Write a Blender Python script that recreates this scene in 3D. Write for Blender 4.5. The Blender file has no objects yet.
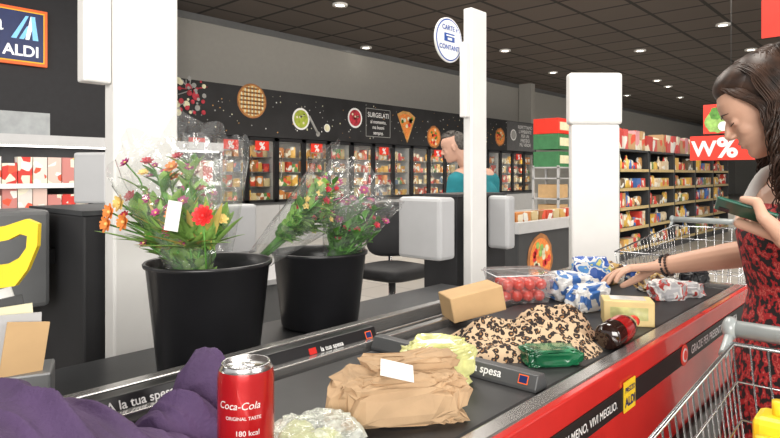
import bpy, math, random
from math import radians, sin, cos, pi
from mathutils import Vector, Matrix, noise
R=random.Random(7)
H=1.24; F=600.0; YH=175.0; TH=radians(42)
c_,s_=cos(TH),sin(TH)
FW=Vector((c_,s_,0)); RT=Vector((s_,-c_,0)); UP=Vector((0,0,1))
EYE=Vector((0,0,H))
def P(px,py,d): return EYE+d*(FW+RT*((px-390)/F)+UP*((YH-py)/F))
def onz(px,py,z): return P(px,py,(H-z)*F/(py-YH))
def ony(px,py,Y): return P(px,py,Y/(s_-c_*(px-390)/F))
V=Vector
scn=bpy.context.scene
scn.view_settings.view_transform='Standard'
# ---------------------------------------------------------------- materials
MATS={}
def M(name,col,rough=.5,metal=0,emit=0,var=.12,vs=12,bump=0,bs=60,trans=0,spec=.5,coat=0,ecol=None):
    if name in MATS: return MATS[name]
    m=bpy.data.materials.new(name); m.use_nodes=True
    nt=m.node_tree; b=nt.nodes['Principled BSDF']; L=nt.links
    b.inputs['Roughness'].default_value=rough; b.inputs['Metallic'].default_value=metal
    b.inputs['Transmission Weight'].default_value=trans
    b.inputs['Coat Weight'].default_value=coat
    b.inputs['Specular IOR Level'].default_value=spec
    tc=nt.nodes.new('ShaderNodeTexCoord')
    n=nt.nodes.new('ShaderNodeTexNoise'); n.inputs['Scale'].default_value=vs; n.inputs['Detail'].default_value=4
    L.new(tc.outputs['Object'],n.inputs['Vector'])
    r=nt.nodes.new('ShaderNodeValToRGB')
    a=[max(0,x*(1-var)) for x in col]; d=[min(1,x*(1+var)) for x in col]
    r.color_ramp.elements[0].position=.3; r.color_ramp.elements[1].position=.7
    r.color_ramp.elements[0].color=(*a,1); r.color_ramp.elements[1].color=(*d,1)
    L.new(n.outputs['Fac'],r.inputs['Fac']); L.new(r.outputs['Color'],b.inputs['Base Color'])
    if emit:
        b.inputs['Emission Color'].default_value=(*(ecol or col),1); b.inputs['Emission Strength'].default_value=emit
    if bump:
        n2=nt.nodes.new('ShaderNodeTexNoise'); n2.inputs['Scale'].default_value=bs; n2.inputs['Detail'].default_value=6
        L.new(tc.outputs['Object'],n2.inputs['Vector'])
        bp=nt.nodes.new('ShaderNodeBump'); bp.inputs['Strength'].default_value=bump; bp.inputs['Distance'].default_value=.01
        L.new(n2.outputs['Fac'],bp.inputs['Height']); L.new(bp.outputs['Normal'],b.inputs['Normal'])
    MATS[name]=m; return m
def ramp_nodes(m,fac,stops,const=True):
    nt=m.node_tree; r=nt.nodes.new('ShaderNodeValToRGB'); cr=r.color_ramp
    if const: cr.interpolation='CONSTANT'
    while len(cr.elements)<len(stops): cr.elements.new(1)
    for e,(p,c) in zip(cr.elements,stops): e.position=p; e.color=(*c,1)
    nt.links.new(fac,r.inputs['Fac']); return r.outputs['Color']
def base(name,rough=.5):
    m=bpy.data.materials.new(name); m.use_nodes=True
    b=m.node_tree.nodes['Principled BSDF']; b.inputs['Roughness'].default_value=rough
    tc=m.node_tree.nodes.new('ShaderNodeTexCoord'); MATS[name]=m
    return m,m.node_tree,b,tc
def clearmat(name,tint=(1,1,1),gloss=.12,rough=.05,haze=0.0,hcol=(.9,.9,.9),bump=0,edge=.5,hs=22,det=5):
    m=bpy.data.materials.new(name); m.use_nodes=True; nt=m.node_tree; nt.nodes.clear(); L=nt.links
    o=nt.nodes.new('ShaderNodeOutputMaterial'); t=nt.nodes.new('ShaderNodeBsdfTransparent'); t.inputs[0].default_value=(*tint,1)
    g=nt.nodes.new('ShaderNodeBsdfGlossy'); g.inputs['Roughness'].default_value=rough
    fr=nt.nodes.new('ShaderNodeLayerWeight'); fr.inputs['Blend'].default_value=.5
    pw=nt.nodes.new('ShaderNodeMath'); pw.operation='POWER'; pw.inputs[1].default_value=4; L.new(fr.outputs['Facing'],pw.inputs[0])
    ad=nt.nodes.new('ShaderNodeMath'); ad.operation='MULTIPLY_ADD'; ad.inputs[1].default_value=edge; ad.inputs[2].default_value=gloss*.5; L.new(pw.outputs[0],ad.inputs[0])
    mx=nt.nodes.new('ShaderNodeMixShader'); L.new(ad.outputs[0],mx.inputs[0]); L.new(t.outputs[0],mx.inputs[1]); L.new(g.outputs[0],mx.inputs[2])
    tc=nt.nodes.new('ShaderNodeTexCoord'); n=nt.nodes.new('ShaderNodeTexNoise'); n.inputs['Scale'].default_value=hs; n.inputs['Detail'].default_value=det
    n.inputs['Distortion'].default_value=1.5
    L.new(tc.outputs['Object'],n.inputs['Vector'])
    if bump:
        bp=nt.nodes.new('ShaderNodeBump'); bp.inputs['Strength'].default_value=bump; bp.inputs['Distance'].default_value=.02
        L.new(n.outputs['Fac'],bp.inputs['Height']); L.new(bp.outputs[0],g.inputs['Normal'])
    last=mx
    if haze:
        d=nt.nodes.new('ShaderNodeBsdfDiffuse'); d.inputs[0].default_value=(*hcol,1)
        mr=nt.nodes.new('ShaderNodeMapRange'); mr.inputs[1].default_value=.42; mr.inputs[2].default_value=.68; mr.inputs[3].default_value=haze*.25; mr.inputs[4].default_value=haze
        L.new(n.outputs['Fac'],mr.inputs[0])
        m2=nt.nodes.new('ShaderNodeMixShader'); L.new(mr.outputs[0],m2.inputs[0]); L.new(mx.outputs[0],m2.inputs[1]); L.new(d.outputs[0],m2.inputs[2]); last=m2
    L.new(last.outputs[0],o.inputs[0]); MATS[name]=m; return m

WHITE=M('white_enamel',(.80,.79,.77),.35,var=.02)
LGREY=M('light_grey_plastic',(.48,.485,.495),.4,var=.03)
MGREY=M('mid_grey_metal',(.20,.205,.21),.35,.4,var=.05)
DGREY=M('dark_grey_panel',(.04,.042,.045),.4,var=.1)
BARG=M('dark_grey_bar',(.085,.088,.092),.35,var=.1)
BLACK=M('black_plastic',(.012,.012,.014),.32,var=.15)
BLACKM=M('black_matte',(.016,.016,.018),.65,var=.15)
ALU=M('brushed_aluminium',(.55,.54,.53),.24,.85,var=.08,vs=40)
CHROME=M('chrome_wire',(.62,.63,.65),.22,1,var=.03)
RED=M('red_panel',(.60,.030,.025),.22,var=.06,coat=.4)
REDB=M('bright_red',(.80,.04,.02),.4,var=.06)
WTXT=M('white_print',(.85,.85,.85),.5,var=.01)
BTXT=M('black_print',(.01,.01,.01),.5,var=.01)
YELLOW=M('yellow_print',(.90,.62,.03),.4,var=.04)
NAVY=M('navy_print',(.01,.025,.12),.4,var=.04)
ORANGE=M('orange_print',(.90,.14,.02),.4,var=.04,emit=.3)
BELT=M('rubber_belt',(.024,.024,.026),.5,var=.15,vs=30)
GLASS=clearmat('door_glass',(.98,.99,.99),.10,.03,edge=.3)
FILM=clearmat('cellophane',(.985,.99,.985),.24,.10,.10,(.85,.87,.88),bump=.6,edge=.75,hs=14,det=3)
BAGF=clearmat('produce_film',(.97,.99,.97),.2,.15,.55,(.85,.88,.8),bump=.8)
TRAY=clearmat('clear_tray_plastic',(.97,.97,.97),.22,.08,.20,(.9,.9,.9),edge=.8)
SKIN=M('skin_woman',(.64,.38,.27),.5,var=.05,vs=8)
SKIN2=M('skin_man',(.58,.34,.25),.5,var=.05,vs=8)
HAIR=M('dark_brown_hair',(.038,.019,.012),.42,var=.75,vs=35,spec=.4)
HAIRG=M('greying_dark_hair',(.075,.065,.058),.7,var=.6,vs=60)
LIP=M('lip_colour',(.50,.20,.17),.4)
TEAL=M('teal_cotton',(.010,.19,.23),.8,var=.12,bump=.3,bs=30)
PURPLE=M('purple_fabric',(.078,.042,.115),.8,var=.25,vs=9,bump=.3,bs=160)
KRAFT=M('kraft_paper',(.46,.31,.18),.85,var=.14,vs=14,bump=.25,bs=30)
CARD=M('cardboard',(.58,.38,.19),.8,var=.08)
GREENL=M('leaf_green',(.09,.26,.04),.5,var=.4,vs=25)
GREENM=M('mint_leaf',(.28,.48,.12),.5,var=.3,vs=25)
ORL=M('orange_petal',(.85,.25,.05),.5,var=.3,vs=30)
YEL=M('yellow_petal',(.80,.58,.18),.5,var=.2,vs=30)
PINK=M('purple_pink_petal',(.38,.05,.18),.5,var=.3,vs=30)
DKR=M('dark_red_petal',(.42,.02,.04),.5,var=.3,vs=30)
REDP=M('red_petal',(.70,.03,.03),.5,var=.25,vs=30)
TOM=M('tomato_red',(.75,.05,.025),.2,var=.15,coat=.5)
GREENB=M('green_plastic',(.008,.11,.045),.2,var=.3,coat=.6)
LAMP=M('lamp_glow',(1,.97,.9),.5,emit=10,ecol=(1,.93,.8))
TUBE=M('warm_tube',(1,1,1),.5,emit=11.0,ecol=(1,.86,.62))
WALLM=M('grey_plaster',(.36,.35,.325),.8,var=.02)
DWALL=M('anthracite_wall',(.020,.020,.024),.6,var=.1)
CHALK=M('chalkboard',(.014,.014,.016),.6,var=.35,vs=3)
PHONE=M('dark_green_phone_case',(.008,.11,.07),.3,var=.05,coat=.4)

m,nt,b,tc=base('ceiling_tiles',.8)
br=nt.nodes.new('ShaderNodeTexBrick'); br.offset=0; br.inputs['Scale'].default_value=1
br.inputs['Brick Width'].default_value=.9; br.inputs['Row Height'].default_value=.9; br.inputs['Mortar Size'].default_value=.035
br.inputs['Color1'].default_value=(.105,.086,.075,1); br.inputs['Color2'].default_value=(.12,.098,.085,1); br.inputs['Mortar'].default_value=(.018,.016,.014,1)
nt.links.new(tc.outputs['Object'],br.inputs['Vector']); nt.links.new(br.outputs['Color'],b.inputs['Base Color']); CEIL=m
m,nt,b,tc=base('floor_tiles',.3)
br=nt.nodes.new('ShaderNodeTexBrick'); br.offset=0; br.inputs['Scale'].default_value=1
br.inputs['Brick Width'].default_value=.6; br.inputs['Row Height'].default_value=.6; br.inputs['Mortar Size'].default_value=.008
br.inputs['Color1'].default_value=(.46,.44,.41,1); br.inputs['Color2'].default_value=(.50,.48,.45,1); br.inputs['Mortar'].default_value=(.28,.27,.26,1)
nt.links.new(tc.outputs['Object'],br.inputs['Vector']); nt.links.new(br.outputs['Color'],b.inputs['Base Color']); FLOOR=m
def packmat(name,stops,vsc=9):
    m,nt,b,tc=base(name,.4)
    oi=nt.nodes.new('ShaderNodeObjectInfo')
    col=ramp_nodes(m,oi.outputs['Random'],stops)
    v=nt.nodes.new('ShaderNodeTexVoronoi'); v.inputs['Scale'].default_value=vsc
    ad=nt.nodes.new('ShaderNodeVectorMath'); ad.operation='ADD'
    nt.links.new(tc.outputs['Object'],ad.inputs[0]); nt.links.new(oi.outputs['Random'],ad.inputs[1])
    nt.links.new(ad.outputs[0],v.inputs['Vector'])
    p=ramp_nodes(m,v.outputs['Color'],[(0,(0,0,0)),(.62,(1,1,1))])
    c2=ramp_nodes(m,v.outputs['Color'],[(0,(.8,.8,.75)),(.7,(.8,.75,.6)),(.8,(.75,.1,.05)),(.9,(.85,.6,.1))])
    mx=nt.nodes.new('ShaderNodeMixRGB'); nt.links.new(p,mx.inputs[0]); nt.links.new(col,mx.inputs[1]); nt.links.new(c2,mx.inputs[2])
    nt.links.new(mx.outputs[0],b.inputs['Base Color']); return m
PACKA=packmat('frozen_packaging',[(0,(.55,.06,.025)),(.14,(.65,.38,.07)),(.28,(.32,.14,.04)),(.38,(.60,.48,.26)),(.50,(.10,.15,.24)),(.58,(.60,.23,.06)),(.74,(.10,.24,.06)),(.82,(.5,.04,.05)),(.90,(.65,.40,.12))],12)
PACKB=packmat('grocery_packaging',[(0,(.14,.10,.06)),(.12,(.70,.45,.08)),(.3,(.16,.25,.07)),(.40,(.65,.06,.04)),(.54,(.70,.58,.40)),(.66,(.06,.16,.45)),(.76,(.50,.26,.08)),(.88,(.80,.5,.12))],14)
PACKC=packmat('chilled_packaging',[(0,(.70,.66,.62)),(.25,(.60,.05,.04)),(.6,(.70,.52,.46)),(.8,(.55,.22,.20))],16)
PACKR=packmat('stock_packaging',[(0,(.65,.10,.09)),(.3,(.75,.35,.38)),(.5,(.55,.35,.18)),(.7,(.55,.06,.05)),(.85,(.35,.33,.12))],6)
m,nt,b,tc=base('leopard_print_cloth',.8)
nz=nt.nodes.new('ShaderNodeTexNoise'); nz.inputs['Scale'].default_value=60
mxv=nt.nodes.new('ShaderNodeMixRGB'); mxv.inputs[0].default_value=.013
nt.links.new(tc.outputs['Object'],nz.inputs['Vector']); nt.links.new(tc.outputs['Object'],mxv.inputs[1]); nt.links.new(nz.outputs['Color'],mxv.inputs[2])
vo=nt.nodes.new('ShaderNodeTexVoronoi'); vo.inputs['Scale'].default_value=95; nt.links.new(mxv.outputs[0],vo.inputs['Vector'])
ring=ramp_nodes(m,vo.outputs['Distance'],[(0,(.30,.15,.06)),(.20,(.020,.012,.010)),(.52,(.58,.42,.27))])
n3=nt.nodes.new('ShaderNodeTexNoise'); n3.inputs['Scale'].default_value=70; nt.links.new(tc.outputs['Object'],n3.inputs['Vector'])
gap=ramp_nodes(m,n3.outputs['Fac'],[(0,(0,0,0)),(.63,(1,1,1))])
mx=nt.nodes.new('ShaderNodeMixRGB'); nt.links.new(gap,mx.inputs[0]); nt.links.new(ring,mx.inputs[1]); mx.inputs[2].default_value=(.58,.42,.27,1)
nt.links.new(mx.outputs[0],b.inputs['Base Color']); LEO=m
m,nt,b,tc=base('red_patterned_cotton',.8)
nz=nt.nodes.new('ShaderNodeTexNoise'); nz.inputs['Scale'].default_value=70; nz.inputs['Detail'].default_value=3
nt.links.new(tc.outputs['Object'],nz.inputs['Vector'])
nt.links.new(ramp_nodes(m,nz.outputs['Fac'],[(0,(.012,.008,.01)),(.49,(.38,.015,.02)),(.60,(.60,.12,.10)),(.64,(.25,.01,.015))]),b.inputs['Base Color']); DRESS=m

# ---------------------------------------------------------------- mesh builder
class MB:
    def __init__(s): s.v=[];s.f=[];s.mi=[];s.sm=[];s.mats=[]
    def add(s,vs,fs,mat,smooth=False):
        if mat not in s.mats: s.mats.append(mat)
        k=s.mats.index(mat); o=len(s.v); s.v+= [V(p) for p in vs]
        for f in fs: s.f.append([i+o for i in f]); s.mi.append(k); s.sm.append(smooth)
        return s
    def box(s,x0,x1,y0,y1,z0,z1,mat,rot=None,piv=None):
        vs=[V((x,y,z)) for z in (z0,z1) for y in (y0,y1) for x in (x0,x1)]
        if rot is not None:
            pv=V(piv) if piv is not None else V(((x0+x1)/2,(y0+y1)/2,(z0+z1)/2))
            vs=[pv+rot@(p-pv) for p in vs]
        return s.add(vs,[(0,2,3,1),(4,5,7,6),(0,1,5,4),(2,6,7,3),(0,4,6,2),(1,3,7,5)],mat)
    def grid(s,fn,nu,nv,mat,smooth=True,cu=False,cv=False):
        vs=[];fs=[]
        for i in range(nu):
            for j in range(nv): vs.append(fn(i/(nu if cu else nu-1),j/(nv if cv else nv-1)))
        for i in range(nu if cu else nu-1):
            for j in range(nv if cv else nv-1):
                a=i*nv+j; b=((i+1)%nu)*nv+j; c=((i+1)%nu)*nv+(j+1)%nv; d=i*nv+(j+1)%nv
                fs.append((a,b,c,d))
        return s.add(vs,fs,mat,smooth)
    def tube(s,pts,rad,n=8,mat=None,caps=True,smooth=True):
        pts=[V(p) for p in pts]
        if not isinstance(rad,(list,tuple)): rad=[rad]*len(pts)
        vs=[];fs=[]; ref=None
        for i,p in enumerate(pts):
            t=(pts[min(i+1,len(pts)-1)]-pts[max(i-1,0)])
            t=t.normalized() if t.length>1e-9 else V((0,0,1))
            if ref is None: ref=V((0,0,1)) if abs(t.z)<.9 else V((1,0,0))
            a=(ref-t*ref.dot(t)); 
            if a.length<1e-5: a=t.orthogonal()
            a.normalize(); b=t.cross(a); ref=a
            for k in range(n):
                an=2*pi*k/n; vs.append(p+(a*cos(an)+b*sin(an))*rad[i])
        for i in range(len(pts)-1):
            for k in range(n): fs.append((i*n+k,i*n+(k+1)%n,(i+1)*n+(k+1)%n,(i+1)*n+k))
        if caps: fs.append(tuple(range(n-1,-1,-1))); fs.append(tuple((len(pts)-1)*n+k for k in range(n)))
        return s.add(vs,fs,mat,smooth)
    def cap(s,p0,r0,p1,r1,mat,n=14):
        p0=V(p0);p1=V(p1);d=p1-p0; L=d.length; t=d.normalized() if L>1e-9 else V((0,0,1))
        pts=[];rs=[]
        for k in range(5):
            a=-pi/2+pi/2*k/4.0; pts.append(p0+t*r0*sin(a)); rs.append(max(r0*cos(a),r0*.02))
        for k in range(5):
            a=pi/2*k/4.0; pts.append(p1+t*r1*sin(a)); rs.append(max(r1*cos(a),r1*.02))
        return s.tube(pts,rs,n,mat)
    def ell(s,c,r,mat,B=None,n=20,m_=12):
        c=V(c); B=B or Matrix.Identity(3)
        if not isinstance(r,(tuple,list)): r=(r,r,r)
        vs=[c+B@V((0,0,-r[2]))];fs=[]
        for j in range(1,m_):
            ph=-pi/2+pi*j/m_
            for i in range(n):
                th=2*pi*i/n; vs.append(c+B@V((r[0]*cos(ph)*cos(th),r[1]*cos(ph)*sin(th),r[2]*sin(ph))))
        vs.append(c+B@V((0,0,r[2])))
        for i in range(n): fs.append((0,1+(i+1)%n,1+i))
        for j in range(m_-2):
            for i in range(n): fs.append((1+j*n+i,1+j*n+(i+1)%n,1+(j+1)*n+(i+1)%n,1+(j+1)*n+i))
        l=len(vs)-1
        for i in range(n): fs.append((l,1+(m_-2)*n+i,1+(m_-2)*n+(i+1)%n))
        return s.add(vs,fs,mat,True)
    def lathe(s,prof,o,mat,n=32,B=None,smooth=True):
        o=V(o);B=B or Matrix.Identity(3)
        def fn(u,v):
            r,z=prof[round(v*(len(prof)-1))]; a=2*pi*u
            return o+B@V((r*cos(a),r*sin(a),z))
        return s.grid(fn,n,len(prof),mat,smooth,cu=True)
    def blob(s,c,r,mat,rotz=0,amp=.15,freq=3,e=.7,seed=0,n=56,m_=34,smooth=True,ridge=0,floor=None,crease=0,nc=14,fine=0,jit=0):
        c=V(c);Rz=Matrix.Rotation(rotz,3,'Z'); off=V((seed*7.3,seed*3.1,seed*5.7))
        rr=random.Random(seed+100); cr=[]
        for k in range(nc):
            nn=V((rr.uniform(-1,1),rr.uniform(-1,1),rr.uniform(-1,1))).normalized(); cr.append((nn,rr.uniform(-.6,.6),rr.choice((-1,1))*rr.uniform(.5,1)))
        fi=[]
        for k in range(40):
            nn=V((rr.uniform(-1,1),rr.uniform(-1,1),rr.uniform(-1,1))).normalized(); fi.append((nn,rr.uniform(-.9,.9),rr.choice((-1,1)),rr.uniform(.12,.3)))
        def fn(u,v):
            th=2*pi*u; ph=-pi/2+pi*(.002+.996*v)
            p=V((cos(ph)*cos(th),cos(ph)*sin(th),sin(ph)))
            q=V([math.copysign(abs(k)**e,k) for k in p])
            d=noise.fractal(p*freq+off,1.0,2.0,4)*amp
            if ridge: d+= amp*ridge*(1-2*abs(noise.noise(p*freq*1.3+off*2)))
            if crease:
                for nn,k0,w in cr: d+=crease*w*(abs(p.dot(nn)-k0)-.45)
            if fine:
                for nn,k0,w,wd in fi: d+=fine*w*max(0,1-abs(p.dot(nn)-k0)/wd)
            q=q*(1+d)
            w=c+Rz@V((q.x*r[0],q.y*r[1],q.z*r[2]))
            if jit: w+=V((rr.uniform(-1,1),rr.uniform(-1,1),rr.uniform(-1,1)))*jit
            if floor is not None and w.z<floor: w.z=floor
            return w
        s.grid(fn,n,m_,mat,smooth,cu=True)
        o=len(s.v)-n*m_
        k=s.mats.index(mat)
        s.f.append([o+i*m_ for i in range(n)][::-1]); s.mi.append(k); s.sm.append(smooth)
        s.f.append([o+i*m_+m_-1 for i in range(n)]); s.mi.append(k); s.sm.append(smooth)
        return s
    def loft(s,rings,mat,n=28,smooth=True,caps=False):
        def fn(u,v):
            k=v*(len(rings)-1); i=min(int(k),len(rings)-2); t=k-i
            c0,a0,b0=rings[i]; c1,a1,b1=rings[i+1]
            c=V(c0).lerp(V(c1),t); a=V(a0).lerp(V(a1),t); b=V(b0).lerp(V(b1),t)
            return c+a*cos(2*pi*u)+b*sin(2*pi*u)
        return s.grid(fn,n,(len(rings)-1)*4+1,mat,smooth,cu=True)
ORG={}
def new_mesh(name,mb,o):
    me=bpy.data.meshes.new(name); me.from_pydata([p-o for p in mb.v],[],mb.f)
    for m in mb.mats: me.materials.append(m)
    me.polygons.foreach_set('material_index',mb.mi); me.polygons.foreach_set('use_smooth',mb.sm); me.update(); return me
def tag(ob,label,cat,group=None,kind=None):
    if label: ob['label']=label
    if cat: ob['category']=cat
    if group: ob['group']=group
    if kind: ob['kind']=kind
def link(ob): bpy.context.collection.objects.link(ob); return ob
def thing(name,loc,label,cat,group=None):
    ob=bpy.data.objects.new(name,None); ob.empty_display_size=.1; link(ob); ob.location=V(loc); ORG[ob.name]=V(loc)
    tag(ob,label,cat,group); return ob
def obj(name,mb,parent=None,label=None,cat=None,group=None,kind=None,bevel=0,loc=None,solid=0,mods=None):
    if parent: o=ORG[parent.name]
    elif loc is not None: o=V(loc)
    else:
        xs=[p.x for p in mb.v];ys=[p.y for p in mb.v];o=V(((min(xs)+max(xs))/2,(min(ys)+max(ys))/2,min(p.z for p in mb.v)))
    ob=bpy.data.objects.new(name,new_mesh(name,mb,o)); link(ob)
    if parent: ob.parent=parent; ORG[ob.name]=o
    else: ob.location=o; ORG[ob.name]=o
    if bevel:
        md=ob.modifiers.new('b','BEVEL'); md.width=bevel; md.segments=2; md.limit_method='ANGLE'
    if solid:
        md=ob.modifiers.new('s','SOLIDIFY'); md.thickness=solid
    tag(ob,label,cat,group,kind); return ob
def struct(name,mb): return obj(name,mb,kind='structure')
def text(st,pos,right,up,size,mat,parent,name='lettering',align='LEFT',bold=.0,wscale=1.0,lift=.0008):
    cu=bpy.data.curves.new('t','FONT'); cu.body=st; cu.size=size; cu.align_x=align; cu.offset=bold*size; cu.fill_mode='FRONT'
    t=bpy.data.objects.new('t',cu); link(t); bpy.context.view_layer.update()
    me=bpy.data.meshes.new_from_object(t.evaluated_get(bpy.context.evaluated_depsgraph_get()))
    bpy.data.objects.remove(t); 
    right=V(right).normalized(); up=V(up).normalized(); nn=right.cross(up)
    o=ORG[parent.name]
    for v in me.vertices: v.co=V(pos)-o+right*v.co.x*wscale+up*v.co.y+nn*lift
    me.materials.clear(); me.materials.append(mat); me.name=name
    for p in me.polygons: p.material_index=0
    ob=bpy.data.objects.new(name,me); link(ob); ob.parent=parent; ORG[ob.name]=o; return ob
def plate(mb,c,right,up,w,h,mat,lift=0,th=.002):
    right=V(right).normalized();up=V(up).normalized();n=right.cross(up);c=V(c)+n*lift
    a=right*w/2;b=up*h/2
    vs=[c-a-b,c+a-b,c+a+b,c-a+b]; vs+= [p-n*th for p in vs]
    return mb.add(vs,[(0,1,2,3),(7,6,5,4),(0,4,5,1),(1,5,6,2),(2,6,7,3),(3,7,4,0)],mat)
def disc(mb,c,right,up,r,mat,lift=0,n=28,sq=1.0,jag=0,th=.002):
    right=V(right).normalized();up=V(up).normalized();nn=right.cross(up);c=V(c)+nn*lift
    vs=[];
    for i in range(n):
        a=2*pi*i/n; q=r*(1+jag*R.uniform(-1,1)); vs.append(c+right*cos(a)*q*sq+up*sin(a)*q)
    k=[p-nn*th for p in vs]
    return mb.add(vs+k,[tuple(range(n))]+[(i,i+n,(i+1)%n+n,(i+1)%n) for i in range(n)],mat)
XR=(1,0,0); ZU=(0,0,1); YL=(0,-1,0)
def merged(name,mb,voxel,parent,mat,smooth_it=4):
    """fuse overlapping volumes into one continuous surface"""
    o=ORG[parent.name]
    ob=bpy.data.objects.new(name,new_mesh(name,mb,o)); link(ob)
    r=ob.modifiers.new('r','REMESH'); r.mode='VOXEL'; r.voxel_size=voxel; r.use_smooth_shade=True
    sm=ob.modifiers.new('s','SMOOTH'); sm.factor=.5; sm.iterations=smooth_it
    bpy.context.view_layer.update()
    me=bpy.data.meshes.new_from_object(ob.evaluated_get(bpy.context.evaluated_depsgraph_get()))
    ob.modifiers.clear(); ob.data=me; me.materials.clear(); me.materials.append(mat)
    for p in me.polygons: p.use_smooth=True; p.material_index=0
    ob.parent=parent; ORG[ob.name]=o; return ob
def spl(p,n=8):
    out=[]
    for i in range(len(p)-1):
        a=p[max(i-1,0)];b=p[i];c=p[i+1];d=p[min(i+2,len(p)-1)]
        for k in range(n):
            t=k/n; out.append(.5*((2*b)+(c-a)*t+(2*a-5*b+4*c-d)*t*t+(3*b-a-3*c+d)*t**3))
    out.append(p[-1]); return out

# ---------------------------------------------------------------- room
ZC=4.09; WY=9.65
struct('floor',MB().box(-6,46,-8,WY+.3,-.1,0,FLOOR))
struct('ceiling',MB().box(-6,46,-8,WY+.3,ZC,ZC+.1,CEIL))
struct('wall_back',MB().box(4.65,46,WY,WY+.2,0,ZC,WALLM))
struct('wall_entrance',MB().box(-6,4.65,8.6,8.8,0,ZC,DWALL))
struct('wall_end',MB().box(45,45.2,-8,WY,0,ZC,WALLM))
struct('trim_1',MB().box(4.65,45,WY-.03,WY,ZC-.12,ZC,MGREY))
struct('trim_2',MB().box(16.75,17.0,9.2,WY-.03,0,ZC,WALLM))
lights=[(340,4),(366,47),(405,61),(505,50),(553,72),(723,24),(751,49),(657,80),(668,86),(680,97),(627,95),(640,50)]
for i,(px,py) in enumerate(lights):
    p=onz(px,py,ZC)
    if p.y>WY-.3: continue
    l=thing('downlight',(p.x,p.y,ZC-.03),'small round recessed white ceiling downlight','ceiling light','ceiling downlights')
    mb=MB().lathe([(.08,0),(.13,0),(.13,.03),(.08,.03)],(p.x,p.y,ZC-.03),WHITE,20); obj('rim',mb,l)
    q=MB(); disc(q,(p.x,p.y,ZC-.02),(1,0,0),(0,-1,0),.08,LAMP); obj('diffuser',q,l)

# ---------------------------------------------------------------- freezer wall
def proto_mesh(mb,name): return new_mesh(name,mb,V((0,0,0)))
FM=[proto_mesh(MB().box(-w/2,w/2,-.05,.05,0,h,PACKA),'frozen_carton') for w,h in ((.124,.21),(.13,.15),(.10,.19),(.12,.10))]
FM.append(proto_mesh(MB().blob((0,0,.085),(.062,.04,.095),PACKA,amp=.08,e=.5,n=16,m_=10,floor=0),'frozen_bag'))
def inst(name,me,loc,label,cat,group,rz=0):
    ob=bpy.data.objects.new(name,me); link(ob); ob.location=loc; ob.rotation_euler=(0,0,rz); tag(ob,label,cat,group); return ob
X0=4.9; PITCH=.65; FY=9.0; DB=.74
for u in range(6):
    xa=X0+u*PITCH*3; xb=xa+PITCH*3
    fz=thing('freezer_cabinet',((xa+xb)/2,9.3,0),'upright three-door glass freezer with warm lit shelves','freezer','upright freezers along the wall')
    mb=MB().box(xa+.005,xb-.005,9.55,9.62,0,1.9,LGREY).box(xa+.005,xa+.02,9.04,9.55,DB,1.9,LGREY).box(xb-.02,xb-.005,9.04,9.55,DB,1.9,LGREY).box(xa+.005,xb-.005,9.04,9.55,1.86,1.9,MGREY).box(xa+.005,xb-.005,8.9,9.55,0,DB-.05,LGREY).box(xa+.005,xb-.005,9.04,9.55,DB-.05,DB+.02,MGREY)
    obj('body',mb,fz)
    mb=MB()
    for i in range(3): mb.box(xa+.03,xb-.03,9.1,9.5,1.02+i*.27,1.03+i*.27,MGREY)
    obj('shelf',mb,fz)
    for i in range(3):
        a=xa+i*PITCH; d=a+PITCH
        mb=MB().box(a+.003,a+.055,8.985,9.03,DB,1.92,BLACK).box(d-.055,d-.003,8.985,9.03,DB,1.92,BLACK).box(a+.003,d-.003,8.985,9.03,1.86,1.92,BLACK).box(a+.003,d-.003,8.985,9.03,DB,DB+.05,BLACK)
        dr=obj('door',mb,fz)
        obj('glass_pane',MB().box(a+.055,d-.055,9.012,9.018,DB+.05,1.86,GLASS),dr)
        obj('handle',MB().tube([(a+.085,8.965,1.15),(a+.085,8.965,1.6)],.009,8,CHROME),dr)
        obj('light_tube',MB().box(a+.02,a+.05,9.045,9.065,DB+.05,1.86,TUBE),fz)
    for i in range(3):
        for sh in range(4):
            z=(DB+.02,1.03,1.30,1.57)[sh]
            for k in range(4):
                x=xa+i*PITCH+.125+k*.135
                inst('frozen_food_carton',R.choice(FM),(x,9.15+R.uniform(0,.08),z),'printed frozen food carton on a lit freezer shelf','food carton','frozen cartons behind glass doors')
for k,xx in enumerate((5.22,5.87,6.52,7.82,9.78,11.73,13.68,15.63)):
    d=thing('offer_sticker',(xx,8.98,1.6),'red square offer sticker on a freezer door','sticker','red stickers on freezer doors')
    mb=MB(); plate(mb,(xx,8.982,1.77),XR,ZU,.30,.17,REDB); obj('panel',mb,d); text('%',(xx,8.982,1.705),XR,ZU,.18,WTXT,d,align='CENTER',bold=.03,lift=.003)
# chalkboard fascia
YB=8.97
fa=thing('fascia_board',(10.8,9.2,1.93),'long black chalkboard-style fascia with painted food above freezers','signboard')
obj('board',MB().box(4.9,16.65,YB,WY-.05,1.93,2.80,CHALK),fa)
CRUST=M('pastry_gold',(.62,.33,.10),.7,var=.3,vs=8); CRUST2=M('pastry_dark',(.36,.15,.05),.7,var=.3); CREAM=M('cream_sauce',(.75,.72,.5),.6); GRN=M('soup_green',(.35,.42,.05),.6,var=.3); GP=M('print_grey',(.35,.35,.34),.7); BRN=M('berry_red',(.45,.03,.05),.6,var=.5,vs=14)
def fac(px,py): return ony(px,py,YB)
pr=lambda px,py: (fac(px,py)-EYE).dot(FW)/F
mb=MB(); q=fac(252,101); r=16.5*pr(252,101)
disc(mb,q,XR,ZU,r*1.05,CRUST2,.003,40); disc(mb,q,XR,ZU,r*.95,CRUST,.005,40,jag=.03)
for k in range(-3,4):
    w=math.sqrt(max(.01,.8-(k*.25)**2))
    plate(mb,q+V((0,0,k*.25*r)),XR,ZU,2*r*w,.03,CRUST2,.008); plate(mb,q+V((k*.25*r,0,0)),XR,ZU,.03,2*r*w,CREAM,.008)
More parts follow.
